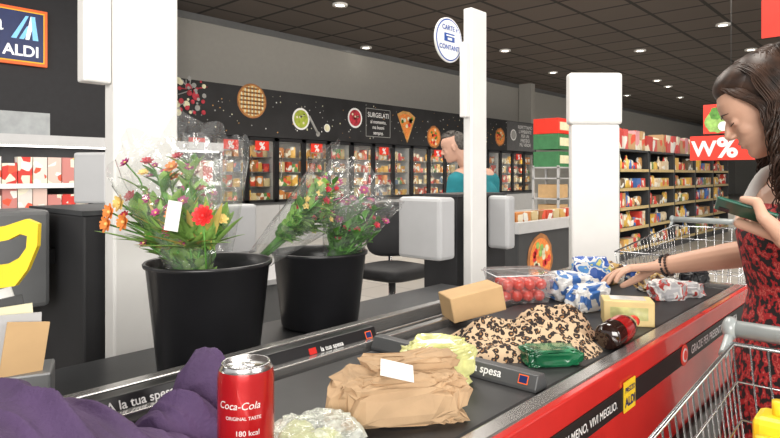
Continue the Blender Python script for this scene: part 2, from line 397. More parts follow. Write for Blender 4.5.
obj('painted_pie',mb,fa)
def bowl(px,py,rp,inner,name):
    mb=MB(); q=fac(px,py); r=rp*pr(px,py)
    disc(mb,q,XR,ZU,r,WTXT,.003); disc(mb,q,XR,ZU,r*.82,inner,.006)
    for k in range(10):
        a=R.uniform(0,6.28); disc(mb,q+V((cos(a),0,sin(a)))*r*R.uniform(0,.6),XR,ZU,r*.12,CREAM if k%2 else inner,.009,8)
    obj(name,mb,fa)
bowl(301,119,11,GRN,'painted_soup_bowl'); bowl(355,118,10,BRN,'painted_berry_bowl'); bowl(327,128,4,CREAM,'painted_sauce_cup'); bowl(470,140,6,CRUST,'painted_dish')
mb=MB(); a=fac(309,116); d=fac(318,134)
mb.tube([a,d],.025,6,GP); disc(mb,d,XR,ZU,.05,GP,.003); obj('painted_spoon',mb,fa)
def pizza(px,py,rp,name='painted_pizza'):
    mb=MB(); q=fac(px,py); r=rp*pr(px,py)
    disc(mb,q,XR,ZU,r,CRUST2,.003,30,jag=.04); disc(mb,q,XR,ZU,r*.85,ORL,.006,30); 
    for k in range(16):
        a=R.uniform(0,6.28); disc(mb,q+V((cos(a),0,sin(a)))*r*R.uniform(.1,.7),XR,ZU,r*.13,[REDP,CREAM,GREENL][k%3],.009,8)
    obj(name,mb,fa)
mb=MB(); q=fac(406,127); r=16*pr(406,127)
def tri(sc,mat,l):
    pts=[(-.85,.75),(-.3,.98),(.35,.95),(.9,.65),(.55,-.1),(.1,-1.0),(-.35,-.2)]
    vs=[q+V((x*r*sc,-l,z*r*sc)) for x,z in pts]; mb.add(vs,[tuple(range(len(vs)))],mat)
tri(1.0,CRUST,.004); tri(.82,ORL,.007)
for k in range(14):
    x=R.uniform(-.55,.55); z=R.uniform(-.3,.65)
    if abs(x)<.2+.35*(z+.6): disc(mb,q+V((x*r,0,z*r)),XR,ZU,r*.13,[REDP,CREAM,GREENL,CREAM][k%4],.010,8)
obj('painted_pizza_slice',mb,fa)
pizza(434,137,11); pizza(500,137,9)
mb=MB()
q=fac(190,97)
for k in range(40):
    disc(mb,q+V((R.uniform(-.25,.25),0,R.uniform(-.34,.3))),XR,ZU,R.uniform(.02,.065),[GP,BRN,CREAM,BRN,GP][k%5],.003+.0008*k,9)
for k in range(7):
    a=q+V((R.uniform(-.1,.1),0,R.uniform(.05,.2))); mb.tube([a,a+V((R.uniform(-.25,.25),0,R.uniform(-.1,.2)))],.010,5,[GP,BRN][k%2])
obj('painted_ingredients',mb,fa)['kind']='stuff'
mb=MB()
for k in range(200):
    x=R.uniform(5,16.5); z=R.uniform(2.0,2.74); disc(mb,(x,YB,z),XR,ZU,R.uniform(.005,.016),[WTXT,GP,CREAM,CRUST][k%4],.002,6)
o=obj('painted_speckles',mb,fa); o['kind']='stuff'
q=fac(366,137); w=(fac(390,120)-fac(366,120)).length
mb=MB(); z0=q.z+.02; z1=fac(366,108).z; hh=z1-z0
for c2 in (0,hh): plate(mb,(q.x+w/2,YB,z0+c2),XR,ZU,w,.012,GP,.003)
for c2 in (0,w): plate(mb,(q.x+c2,YB,(z0+z1)/2),XR,ZU,.012,hh,GP,.003)
obj('painted_frame',mb,fa)
for t,k,sz in (('SURGELATI',.30,.27),('al momento,',.52,.20),('ma buoni',.72,.20),('sempre.',.92,.20)):
    text(t,(q.x+w/2,YB,z1-k*hh),XR,ZU,sz*hh*.9,WTXT,fa,align='CENTER',lift=.004,bold=.012,wscale=.92)
xa=fac(507,140).x; xb=16.6
mb=MB(); plate(mb,((xa+xb)/2,YB,2.365),XR,ZU,xb-xa,.84,M('slate_panel',(.10,.10,.105),.6),.004); obj('painted_panel',mb,fa)
for i,t in enumerate(['RISPETTIAMO','L\'AMBIENTE','PER UN','FREDDO','PIÙ VERDE']):
    text(t,((xa+xb)/2+.2,YB,2.6-i*.13),XR,ZU,.14,WTXT,fa,align='CENTER',lift=.006)
mb=MB(); disc(mb,(xa+.35,YB,2.4),XR,ZU,.16,WTXT,.006); disc(mb,(xa+.35,YB,2.4),XR,ZU,.13,GP,.008); obj('painted_emblem',mb,fa)

# ---------------------------------------------------------------- entrance shop sign
YS=8.58
pl=ony(-16,40,YS); prr=ony(46,40,YS); zt=ony(46,13,YS).z; zb=ony(46,68,YS).z
sg=thing('shop_sign',((pl.x+prr.x)/2,YS-.05,zb),'dark blue shop sign with striped emblem and orange-red border','sign')
w=prr.x-pl.x; cx=(pl.x+prr.x)/2; cz=(zt+zb)/2; hz=zt-zb
mb=MB(); plate(mb,(cx,YS-.05,cz),XR,ZU,w,hz,ORANGE,0,.05); obj('border',mb,sg)
mb=MB(); plate(mb,(cx,YS-.05,cz),XR,ZU,w-.07,hz-.07,M('yellow_line',(.95,.50,.02),.5,emit=.3),.004); obj('border_line',mb,sg)
mb=MB(); plate(mb,(cx,YS-.05,cz),XR,ZU,w-.10,hz-.10,M('sign_navy',(.012,.025,.11),.4,emit=.25),.008); obj('face',mb,sg)
SW=M('sign_white',(.9,.9,.9),.5,emit=.5)
text('ALDI',(prr.x-.10,YS-.05,zb+.11),XR,ZU,.19,SW,sg,align='RIGHT',bold=.025,lift=.012)
text('la',(pl.x+.0,YS-.05,zb+.40),XR,ZU,.30,SW,sg,lift=.012)
LB=M('emblem_blue',(.25,.6,.88),.5,emit=.45)
ax=prr.x-.42; az=zb+.32; mb=MB()
def para(x0,x1,x2,x3,z0,z1,mt,l): mb.add([V((ax+x0,YS-l,az+z0)),V((ax+x1,YS-l,az+z0)),V((ax+x2,YS-l,az+z1)),V((ax+x3,YS-l,az+z1))],[(0,1,2,3)],mt)
para(.0,.06,.20,.165,0,.30,LB,.062)
para(.09,.145,.225,.18,0,.17,LB,.0625)
para(.16,.205,.275,.22,.0,.30,SW,.063)
para(.245,.31,.27,.225,.0,.30,LB,.0635)
obj('emblem',mb,sg)

# ---------------------------------------------------------------- chilled cabinet behind
def shelf_unit(name,x0,x1,y0,y1,zs,ztop,label,cat,bodymat,lip=None,back=True):
    u=thing(name,((x0+x1)/2,(y0+y1)/2,0),label,cat)
    mb=MB().box(x0,x0+.03,y0,y1,0,ztop,bodymat).box(x1-.03,x1,y0,y1,0,ztop,bodymat).box(x0,x1,y1-.03,y1,0,ztop,bodymat).box(x0,x1,y0,y1,0,.12,bodymat)
    obj('body',mb,u)
    for z in zs:
        s=obj('shelf',MB().box(x0+.03,x1-.03,y0,y1-.03,z-.025,z,bodymat),u)
        if lip: obj('price_rail',MB().box(x0+.03,x1-.03,y0-.012,y0-.001,z-.035,z+.01,lip),s)
    return u
cc=shelf_unit('chilled_cabinet',.9,4.0,6.3,7.0,[.55,.85,1.15],1.62,'open chilled cabinet with red and white packets','cabinet',MGREY,WTXT)
obj('canopy',MB().box(.9,4.0,6.28,7.0,1.52,1.62,LGREY),cc)
obj('light_strip',MB().box(.95,3.95,6.30,6.33,1.505,1.52,M('cool_tube',(1,1,1),.5,emit=3.5,ecol=(1,.97,.92))),cc)
mc1=proto_mesh(MB().box(-.06,.06,-.05,.05,0,.20,PACKC),'chilled_packet'); mc2=proto_mesh(MB().box(-.06,.06,-.05,.05,0,.26,PACKC),'chilled_carton')
for z in (.85,1.15):
    for k in range(23):
        inst('chilled_packet',mc1 if R.random()<.6 else mc2,(1.0+k*.128,6.37,z),'red and white chilled food packet','food packet','packets in the chilled cabinet')
q2=ony(50,135,6.6)
mp=thing('pale_header_panel',(1.3,6.65,1.62),'pale grey header panel standing on the chilled cabinet','panel')
obj('panel',MB().box(.95,q2.x,6.6,6.64,1.621,1.86,M('pale_panel',(.32,.34,.35),.5)),mp)

# ---------------------------------------------------------------- grocery shelves (right)
SY=3.3
def botmesh(r,h): return proto_mesh(MB().lathe([(.001,0),(r*.94,0),(r,.02),(r,h*.6),(r*.38,h*.8),(r*.38,h*.97),(.001,h)],(0,0,0),PACKB,12),'bottle')
GP_=[(botmesh(.034,.235),.075),(botmesh(.042,.22),.09),(proto_mesh(MB().lathe([(.001,0),(.04,0),(.042,.01),(.042,.10),(.036,.11),(.038,.13),(.001,.131)],(0,0,0),PACKB,12),'jar'),.088),
 (proto_mesh(MB().lathe([(.001,0),(.037,0),(.037,.11),(.001,.111)],(0,0,0),PACKB,14),'tin'),.08),
 (proto_mesh(MB().box(-.06,.06,-.08,.08,0,.22,PACKB),'grocery_box'),.124),(proto_mesh(MB().box(-.09,.09,-.08,.08,0,.15,PACKB),'grocery_packet'),.184),
 (proto_mesh(MB().blob((0,0,.095),(.062,.035,.10),PACKB,amp=.06,e=.5,n=16,m_=10,floor=0),'grocery_pouch'),.13),
 (proto_mesh(MB().blob((0,0,.075),(.085,.05,.08),PACKB,amp=.06,e=.6,n=16,m_=10,floor=0),'grocery_bag'),.175)]
meSt=[proto_mesh(MB().box(-w/2,w/2,-.12,.12,0,h,PACKR),'stock_box') for w,h in ((.22,.20),(.16,.30),(.28,.24))]
for u in range(5):
    xa=8.55+u*1.25; xb=xa+1.22
    gs=shelf_unit('grocery_shelf',xa,xb,SY,SY+.5,[.14,.46,.76,1.04,1.32],1.62,'dark metal grocery shelving bay full of packets and jars','shelf',DGREY,M('yellow_rail',(.55,.42,.2),.5))
    for z in (.14,.46,.76,1.04,1.32):
        x=xa+.05
        while x<xb-.08:
            me,w=R.choice(GP_)
            rep=R.choice((1,2,2,3))
            for _ in range(rep):
                if x+w>xb-.035: break
                inst('grocery_item',me,(x+w/2,SY+.10,z),'packaged grocery on a shelf','grocery','groceries on the shelving bays'); x+=w+.003
            else: continue
            break
    for k in range(5):
        me=R.choice(meSt)
        inst('overstock_box',me,(xa+.14+k*.235,SY+.16,1.62),'red or pink stock carton on top of the shelving','carton','cartons on top of the shelving',R.uniform(-.05,.05))
    obj('top_board',MB().box(xa,xb,SY,SY+.5,1.59,1.62,DGREY),gs)
q=P(552,200,9); cs=thing('display_rack',(q.x,q.y,0),'grey wire display rack at the end of an aisle','rack')
mb=MB()
for dx in (-.2,.2):
    for dy in (-.2,.2): mb.box(q.x+dx-.015,q.x+dx+.015,q.y+dy-.015,q.y+dy+.015,0,1.38,LGREY)
for z in (.3,.6,.9,1.2,1.36): mb.box(q.x-.215,q.x+.215,q.y-.215,q.y+.215,z-.02,z,LGREY)
obj('frame',mb,cs)
GRC=M('green_crate',(.05,.20,.08),.6)
for i,(z,mt) in enumerate([(1.36,GRC),(1.62,GRC),(1.85,REDB)]):
    obj('stock_crate',MB().box(q.x-.2,q.x+.2,q.y-.2,q.y+.2,z,z+.225,mt).box(q.x-.15,q.x+.15,q.y-.203,q.y-.2,z+.05,z+.17,CREAM),label=('red' if mt is REDB else 'green')+' stacked stock crate on a display rack',cat='crate',bevel=.01)
for z in (.3,.6,.9):
    obj('stock_carton',MB().box(q.x-.15,q.x+.17,q.y-.17,q.y+.15,z,z+.2,CARD),label='brown carton on a wire display rack',cat='carton',group='cartons in the rack',bevel=.005)

# hanging promotional sign
sp=thing('promotion_sign',P(721,150,7.0),'hanging red promotion sign with white percent sign','sign')
def sc(px,py,X=6.9):
    a=(px-390)/F; d=X/(c_+s_*a); return P(px,py,d)
A=sc(690,160);B_=sc(770,134)
ce=(A+B_)/2; mb=MB(); plate(mb,ce,YL,ZU,abs(A.y-B_.y),abs(B_.z-A.z)*1.05,REDB,0,.03); obj('panel',mb,sp)
hgt=abs(B_.z-A.z)
text('W',(ce.x-.002,A.y-.02,ce.z-hgt*.33),YL,ZU,hgt*.9,WTXT,sp,bold=.03)
text('%',(ce.x-.002,sc(717,150).y,ce.z-hgt*.38),YL,ZU,hgt*1.15,WTXT,sp,bold=.03)
C=sc(731,118)
mb=MB(); plate(mb,C,YL,ZU,.52,hgt*1.25,REDB,0,.03); obj('picture_panel',mb,sp)
C2=C+V((0,.12,0))
mb=MB(); disc(mb,C2-V((0,0,.03)),YL,ZU,.12,GREENM,.004,20,jag=.1); disc(mb,C2+V((0,.02,.06)),YL,ZU,.06,GREENL,.006,14,jag=.2); disc(mb,C2-V((0,.05,.08)),YL,ZU,.05,WTXT,.008,14); obj('picture',mb,sp)
mb=MB(); mb.tube([(C.x,C.y,C.z+.1),(C.x,C.y,ZC)],.0025,6,DGREY); obj('hanging_wire',mb,sp)
b2=P(784,16,4.0); bn=thing('hanging_banner',b2,'red banner hanging from the ceiling','banner')
mb=MB(); plate(mb,b2,YL,ZU,.26,.26,REDB,0,.01); obj('panel',mb,bn); obj('hanging_wire',MB().tube([b2+V((0,0,.12)),V((b2.x,b2.y,ZC))],.004,6,MGREY),bn)

# ---------------------------------------------------------------- island chest freezer
ch=thing('chest_freezer',(5.4,3.3,0),'dark island chest freezer with food picture panel','freezer')
obj('body',MB().box(4.87,6.9,2.81,3.8,.08,.72,DGREY),ch,bevel=.02)
obj('rim',MB().box(4.84,6.93,2.78,2.86,.70,.80,LGREY).box(4.84,6.93,3.75,3.83,.70,.80,LGREY).box(4.84,4.92,2.86,3.75,.70,.80,LGREY).box(6.85,6.93,2.86,3.75,.70,.80,LGREY),ch)
obj('kickplate',MB().box(4.9,6.85,2.85,3.76,0,.08,BLACK),ch)
mb=MB(); q=V((5.30,2.81,.42)); disc(mb,q,XR,ZU,.25,CRUST2,.004,24,jag=.05); disc(mb,q,XR,ZU,.21,ORL,.006)
for k in range(18): disc(mb,q+V((cos(k)*.17,0,sin(k)*.17))*(.3+.7*R.random()),XR,ZU,.035,[REDP,CREAM,GREENM][k%3],.008,8)
obj('pizza_picture',mb,ch)
for k in range(12):
    inst('frozen_food_carton',FM[1],(4.99+k*.155,3.0,.725),'printed frozen food carton in the chest freezer','food carton','cartons in the chest freezer')

# ---------------------------------------------------------------- our checkout conveyor
RZ=.89; BZ=.88; YA=.43; YC=1.0; XE=2.18; XN=-.5
cv=thing('checkout_conveyor',(.8,.72,0),'checkout conveyor with black belt and red printed side panel','conveyor')
obj('base',MB().box(XN,XE,YA+.05,YC-.03,0,.70,DGREY),cv)
obj('belt',MB().box(XN,XE-.05,.475,.86,.845,BZ,BELT),cv,bevel=.01)
obj('frame',MB().box(XN,XE-.01,YA+.03,YC-.005,.70,.845,MGREY),cv)
obj('front_rail',MB().box(XN,XE,YA+.006,.468,.855,RZ,ALU),cv,bevel=.004)
mb=MB().box(XN,XE,.865,.885,.84,RZ+.004,ALU).box(XN,XE,.885,.975,.84,.868,DGREY).box(XN,XE,.975,YC,.84,RZ+.008,ALU).box(XN,XE,.925,.932,.868,.884,ALU)
obj('back_rail',mb,cv,bevel=.002)
obj('end_rail',MB().box(XE-.045,XE,.468,.865,.845,RZ,ALU),cv,bevel=.004)
obj('side_panel',MB().box(XN,XE+.005,YA-.008,YA+.008,.66,.889,RED).box(XE-.03,XE+.008,YA,YC,.72,.845,RED),cv,bevel=.003)
obj('print_band',MB().box(XN,XE-.02,YA-.010,YA-.0079,.806,.848,BTXT),cv)
obj('lower_bumper',MB().box(XN,XE,YA-.02,YA,.62,.66,BLACK),cv,bevel=.005)
def fy(px): a=(px-390)/F; return (YA-.01)*(c_+s_*a)/(s_-c_*a)
text('SPENDI MENO, VIVI MEGLIO.',(fy(617),YA-.010,.819),XR,ZU,.0205,WTXT,cv,align='RIGHT',bold=.014)
x=fy(629); mb=MB(); plate(mb,(x,YA-.010,.829),XR,ZU,.055,.056,YELLOW,.002); obj('price_badge',mb,cv)
text('PREZZO',(x,YA-.012,.837),XR,ZU,.013,NAVY,cv,align='CENTER',bold=.02); text('ALDI',(x,YA-.012,.811),XR,ZU,.023,NAVY,cv,align='CENTER',bold=.03)
x=fy(684); mb=MB(); disc(mb,(x,YA-.010,.827),XR,ZU,.024,REDB,.002); disc(mb,(x,YA-.010,.827),XR,ZU,.016,WTXT,.003); disc(mb,(x,YA-.010,.827),XR,ZU,.011,REDB,.004); obj('emblem',mb,cv)
text('GRAZIE PER PRESENTARCI LA SPESA',(fy(691),YA-.010,.817),XR,ZU,.028,WTXT,cv,bold=.012)
def divider(o,dirv,L,label,txt,face,tpos=.09,tsz=.019,wd=.024,ht=.030,badge=True,mat=None):
    dirv=V(dirv).normalized(); sd=UP.cross(dirv); d=thing('checkout_divider',o,label,'divider','checkout dividers'); o=V(o)
    k_=wd/.024
    prof=[(-wd,0),(wd,0),(wd,.006),(.013*k_,ht),(-.013*k_,ht),(-wd,.006)]
    vs=[o+dirv*t+sd*a+UP*z for t in (0,L) for a,z in prof]; n=6
    mb=MB().add(vs,[(5,4,3,2,1,0),(6,7,8,9,10,11)]+[(i,(i+1)%n,(i+1)%n+n,i+n) for i in range(n)],mat or BLACK); obj('bar',mb,d,bevel=.002)
    right=V(face); up=(UP*(ht-.006)+(right.cross(UP))*-.011*k_).normalized()
    side=right.cross(UP)
    start=o+(dirv*0 if right.dot(dirv)>0 else dirv*L)+side*(wd-.0002)+UP*.007
    text(txt,start+right*tpos+up*.005,right,up,tsz,WTXT,d,bold=.015,lift=.001)
    mb=MB(); plate(mb,start+right*(L-.025)+up*.011,right,up,.018,.015,ORANGE,.001,.0005); plate(mb,start+right*(L-.025)+up*.011,right,up,.015,.012,NAVY,.0014,.0005)
    obj('badge',mb,d)
    if badge: mb=MB(); plate(mb,start+right*(tpos-.02)+up*.010,right,up,.018,.012,RED,.001,.0005); obj('red_badge',mb,d)
    return d
divider((.913,.482,BZ),(0,1,0),.375,'dark grey divider bar lying across the conveyor belt','la tua spesa',YL,.215,.020,.020,.027,True,BARG)
divider((.34,.905,.884),(1,0,0),.22,'black divider bar lying in the rail slot','A la tua spesa',XR,.03,.019,badge=False)
divider((.62,.905,.884),(1,0,0),.32,'black divider bar lying in the rail slot','la tua spesa',XR,.16,.013)

# ---------------------------------------------------------------- packing ledge, columns, tills
obj('packing_ledge',MB().box(.45,1.95,1.015,1.475,.77,.80,DGREY).box(.47,1.93,1.40,1.46,0,.77,DGREY).box(.47,1.93,1.03,1.07,0,.77,DGREY),label='dark metal ledge beside the conveyor carrying flower buckets',cat='ledge',bevel=.003)
def column(x0,x1,y0,y1,z0,z1,label,fl=None):
    c=thing('checkout_column',((x0+x1)/2,(y0+y1)/2,0),label,'column','white checkout columns')
    obj('post',MB().box(x0,x1,y0,y1,z0,z1,WHITE),c,bevel=.006)
    obj('base_plate',MB().box(x0-.01,x1+.01,y0-.003,y1+.003,0,z0 if z0>.01 else .02,MGREY),c)
    if fl: obj('side_fin',MB().box(*fl,WHITE),c,bevel=.005)
    return c
K=1.21
c1=column(.531*K,.671*K,1.233*K,1.28*K,.02,2.2,'white rectangular checkout column behind the flower bucket',(.475*K,.53*K,1.24*K,1.275*K,1.465,2.2))
c2=column(2.262,2.387,1.54,1.587,.02,2.0,'white rectangular checkout column with round payment sign',(2.222,2.261,1.545,1.58,1.5,1.84))
q=P(449,40,2.68); sn=thing('payment_sign',q,'round white and blue payment sign fixed to a column','sign')
BL=M('print_blue',(.02,.08,.35),.4)
mb=MB(); disc(mb,q,XR,ZU,.100,WHITE,0,40,th=.008); obj('disc',mb,sn)
mb=MB(); disc(mb,q,XR,ZU,.094,BL,.001,40,th=.001); disc(mb,q,XR,ZU,.088,WTXT,.002,40,th=.001); plate(mb,q+V((0,0,.010)),XR,ZU,.075,.036,BL,.004); plate(mb,q+V((.005,0,.018)),XR,ZU,.06,.006,WTXT,.006);plate(mb,q+V((.0,0,.003)),XR,ZU,.03,.01,WTXT,.006); obj('card_symbol',mb,sn)
text('CARTE e',q+V((0,0,.042)),XR,ZU,.030,BL,sn,align='CENTER',bold=.02,lift=.006); text('CONTANTI',q+V((0,0,-.045)),XR,ZU,.030,BL,sn,align='CENTER',bold=.02,lift=.006)
q=P(594,200,3.1); tt=thing('white_totem',(q.x,q.y,0),'tall white security gate panel behind the conveyor','security gate')
rt=Matrix.Rotation(radians(-47),3,'Z')
def rbox(mb,c,w,d,z0,z1,mat,rot): return mb.box(c.x-w/2,c.x+w/2,c.y-d/2,c.y+d/2,z0,z1,mat,rot,(c.x,c.y,(z0+z1)/2))
obj('panel',rbox(MB(),q,.25,.06,.03,1.5,WHITE,rt),tt,bevel=.012); obj('head',rbox(MB(),q,.275,.07,1.5,1.765,WHITE,rt),tt,bevel=.015); obj('foot',rbox(MB(),q,.32,.16,0,.03,MGREY,rt),tt)

def till(name,x0,x1,y0,y1,zt,label):
    t=thing(name,((x0+x1)/2,(y0+y1)/2,0),label,'checkout till'); obj('body',MB().box(x0,x1,y0,y1,0,zt,BLACKM),t,bevel=.006)
    obj('top_trim',MB().box(x0-.004,x1+.004,y0-.004,y1+.004,zt,zt+.012,DGREY),t); return t
t1=till('checkout_till',.60,.82,1.57,1.95,1.138,'black till housing behind the white column')
obj('side_cover',MB().box(.31,.57,1.70,1.86,.90,1.15,MGREY),t1,bevel=.012); obj('bracket',MB().box(.56,.61,1.76,1.81,1.0,1.04,BLACK),t1)
t2=till('checkout_till',2.29,2.72,1.64,1.84,1.137,'black till housing with grey covers beside a column')
obj('side_cover',MB().box(1.996,2.11,1.518,1.752,.8775,1.144,LGREY),t2,bevel=.016,label='light grey rounded cover')
obj('side_cover',MB().box(2.536,2.61,1.516,1.636,.878,1.138,LGREY),t2,bevel=.016,label='light grey rounded cover')
obj('bracket',MB().box(2.10,2.30,1.66,1.72,.95,1.0,BLACK),t2); obj('bracket',MB().box(2.56,2.6,1.63,1.66,.95,1.0,BLACK),t2)
q=P(93,178,2.0); mo=thing('till_monitor',(q.x,q.y,.985),'grey till monitor seen from behind','monitor')
rt=Matrix.Rotation(radians(-60),3,'Z')
obj('screen',rbox(MB(),q,.125,.035,1.145,1.315,LGREY,rt),mo,bevel=.008); obj('stand',MB().tube([(q.x,q.y,.985),(q.x,q.y,1.15)],.015,10,BLACK),mo)
obj('cashier_desk',MB().box(.35,1.1,1.97,2.4,.955,.985,DGREY).box(.37,.41,1.99,2.38,0,.955,DGREY).box(1.04,1.08,1.99,2.38,0,.955,DGREY),label='dark cashier desk behind the till housing',cat='desk')
q=P(236,225,2.45); rt=Matrix.Rotation(0,3,'Z')
pt=thing('payment_terminal_stand',(q.x,q.y,0),'light grey terminal housing on a post','terminal')
obj('housing',rbox(MB(),q,.14,.10,.92,1.12,LGREY,rt),pt,bevel=.012); obj('post',rbox(MB(),q,.05,.05,0,.92,MGREY,rt),pt)
ln=thing('neighbour_checkout_lane',(2.0,2.9,0),'low grey neighbouring checkout counter','counter')
obj('body',MB().box(1.5,2.6,2.6,3.2,0,.66,MGREY),ln,bevel=.01); obj('top',MB().box(1.48,2.62,2.58,3.22,.66,.69,LGREY),ln,bevel=.004)

# office chair
q=P(392,280,4.0); oc=thing('office_chair',(q.x,q.y,0),'black cashier swivel chair with armrests','chair')
x,y=q.x,q.y
mb=MB().blob((x,y,.60),(.21,.21,.05),BLACKM,amp=.02,e=.5); obj('seat',mb,oc)
mb=MB().blob((x+.16,y+.16,.86),(.17,.04,.19),BLACKM,rotz=radians(-45),amp=.02,e=.5); obj('backrest',mb,oc)
mb=MB().tube([(x,y,.12),(x,y,.56)],.025,12,CHROME); obj('column',mb,oc)
mb=MB()
for k in range(5):
    a=k*2*pi/5; mb.tube([(x,y,.13),(x+.28*cos(a),y+.28*sin(a),.08)],[.025,.015],8,BLACK); mb.ell((x+.28*cos(a),y+.28*sin(a),.035),.035,BLACK)
obj('base',mb,oc)
for sgn in (-1,1):
    d=V((1,-1,0)).normalized()*.25*sgn; o=V((x,y,0))+d
    obj('armrest',MB().tube([o+V((0,0,.58)),o+V((.02,.02,.80))],.012,8,CHROME).cap(o+V((-.1,-.1,.81)),.022,o+V((.1,.1,.81)),.022,BLACK),oc)
obj('back_support',MB().tube([(x+.1,y+.1,.57),(x+.19,y+.19,.62),(x+.18,y+.18,.9)],.014,8,CHROME),oc)

# ---------------------------------------------------------------- flower buckets + bouquets
def bucket(px,pyrim,d,rt,rb,zb,label):
    q=P(px,pyrim,d); b=thing('flower_bucket',(q.x,q.y,zb),label,'bucket','black flower buckets'); h=q.z-zb
    mb=MB().lathe([(.001,0),(rb,0),(rb+.004,.01),(rt-.004,h-.012),(rt+.001,h-.010),(rt+.003,h-.003),(rt,h),(rt-.005,h-.002),(rt-.009,h-.03),(rb-.004,.02),(.001,.018)],(q.x,q.y,zb),BLACK,48)
    obj('shell',mb,b); return q
p1=bucket(209,260,1.355,.138,.106,.803,'large black plastic bucket holding an orange flower bouquet')
p2=bucket(320,250,1.76,.138,.108,.803,'black plastic bucket holding two wrapped green bouquets')
def frame_from(t):
    t=V(t).normalized(); a=t.orthogonal().normalized(); return a,t.cross(a),t
def petalflower(mb,c,t,r,mat,layers=3,n=8,centre=None):
    a,b,t=frame_from(t)
    for l in range(layers):
        rr=r*(1-.25*l); lift=.25+.35*l
        for k in range(n):
            an=2*pi*(k+.5*l)/n; d=a*cos(an)+b*sin(an); sd=t.cross(d)
            p0=c; p1_=c+d*rr*.55+t*rr*lift*.5; p2_=c+d*rr+t*rr*lift
            w=rr*.34
            mb.add([p0-sd*w*.3,p0+sd*w*.3,p1_+sd*w,p2_+sd*w*.4,p2_-sd*w*.4,p1_-sd*w],[(0,1,2,5),(5,2,3,4)],mat,True)
    mb.ell(c+t*r*.15,r*.22,centre or mat,n=8,m_=6)
def leaf(mb,p,d,up,L,w,mat,droop=.25):
    d=V(d).normalized(); sd=d.cross(up)
    if sd.length<.05: sd=d.orthogonal()
    sd.normalize(); u=sd.cross(d)
    pts=[]
    for i in range(6):
        t=i/5; ctr=p+d*L*t-UP*droop*L*t*t; ww=w*sin(pi*min(1,t*.93+.04))
        pts+=[ctr-sd*ww+u*ww*.35,ctr,ctr+sd*ww+u*ww*.35]
    fs=[]
    for i in range(5):
        for k in range(2): fs.append((3*i+k,3*i+k+1,3*i+k+4,3*i+k+3))
    mb.add(pts,fs,mat,True)
def bouquet(b0,tip,spread,label,nst,nleaf,leaflen,heads,leafmat,sleeve=(.0,1.15),sl_r=.13,slop=0,fullst=.35,lw=.16):
    b0=V(b0);tip=V(tip); t=(tip-b0); L=t.length; a,b,t=frame_from(t)
    o=thing('wrapped_bouquet',b0,label,'bouquet','wrapped flower bouquets')
    stems=MB(); leaves=MB(); ends=[]
    for k in range(nst):
        an=R.uniform(0,6.28); rr=spread*math.sqrt(R.random()); off=a*cos(an)*rr+b*sin(an)*rr
        e=b0+t*L*R.uniform(.6,1.0)+off; mid=b0+t*L*.5+off*.35
        stems.tube([b0+off*.15,mid,e],[.003,.0028,.002],5,GREENL); ends.append((e,(e-mid).normalized()))
        for j in range(nleaf):
            s=R.uniform(.0,1)**.7; p=mid.lerp(e,s) if j%3 else b0.lerp(mid,R.uniform(.6,1)); an2=R.uniform(0,6.28)
            d=(a*cos(an2)+b*sin(an2))*.7+t*R.uniform(.5,1.3); leaf(leaves,p,d,UP,leaflen*R.uniform(.6,1.2),leaflen*R.uniform(.7,1.2)*lw,leafmat if R.random()<.7 else GREENL,.12)
    obj('stems',stems,o); obj('foliage',leaves,o)
    i=0
    for (mat,n,r,lay,np_) in heads:
        for k in range(n):
            e,dr=ends[i%len(ends)]; i+=1; j=V((R.uniform(-1,1),R.uniform(-1,1),R.uniform(-.6,1)))*spread*.28
            f=MB(); petalflower(f,e+j+dr*.01,(dr+(-FW)*.8+V((R.uniform(-.4,.4),R.uniform(-.4,.4),R.uniform(-.2,.4)))).normalized(),r*R.uniform(.8,1.15),mat,lay,np_,YEL if mat not in (REDP,DKR) else mat)
            f.tube([e,e+j+dr*.01],.0018,5,GREENL); obj('flower',f,o)
    def fn(u,v):
        an=2*pi*u; rad=.03+(sl_r-.03)*v**1.05; rad*=1+.09*sin(an*5+v*3)*v+.10*noise.noise(V((cos(an)*1.5,sin(an)*1.5,v*2.2)))+.035*sin(an*17+6*noise.noise(V((cos(an)*2,sin(an)*2,v*3))))*v
        topl=L*(sleeve[0]+(sleeve[1]-sleeve[0])*v); jag=.12*L*v*v*sin(an*2+slop)+.03*L*v*v*sin(an*7+1)
        return b0+t*(topl+jag)+(a*cos(an)+b*sin(an))*rad
    obj('cellophane_sleeve',MB().grid(fn,110,28,FILM,True,cu=True),o)
    return o
bb=V((p1.x,p1.y,.83))
o1=bouquet(bb,P(172,166,1.33),.095,'bouquet of orange and purple flowers in clear film',54,15,.062,[(PINK,40,.012,2,6),(DKR,16,.013,2,6),(YEL,5,.013,2,6),(ORL,6,.016,2,6)],GREENM,(.28,1.10),.120,lw=.17)
f=MB(); petalflower(f,P(203,216,1.22),(-FW+UP*.3),.022,REDP,4,10,REDP); f.tube([P(203,216,1.225),bb+V((0,0,.1))],.002,5,GREENL); obj('flower',f,o1,label='red carnation')
for (x,y,d) in ((110,212,1.26),(107,224,1.26),(124,222,1.24),(120,203,1.27)):
    f=MB(); petalflower(f,P(x,y,d),(-FW-RT*.6+UP*.1),.019,ORL if x!=120 else YEL,2,6,YEL); f.tube([P(x,y,d+.005),P(175,245,1.32)],.002,5,GREENL); obj('flower',f,o1)
lv=MB()
for k in range(110):
    x=R.uniform(102,235); y=R.uniform(170,240); st=P(185+R.uniform(-25,30),250,1.30); leaf(lv,st,(P(x,y,R.uniform(1.20,1.34))-st),UP,.14*R.uniform(.6,1.1),.009,GREENM if k%4 else YEL,.1)
obj('foliage',lv,o1)
q=P(173,216,1.19); mb=MB(); r_=(RT*.9-UP*.15).normalized(); u_=(UP+RT*.16).normalized(); plate(mb,q,r_,u_,.028,.060,WHITE,0,.001)
obj('price_tag',mb,o1)
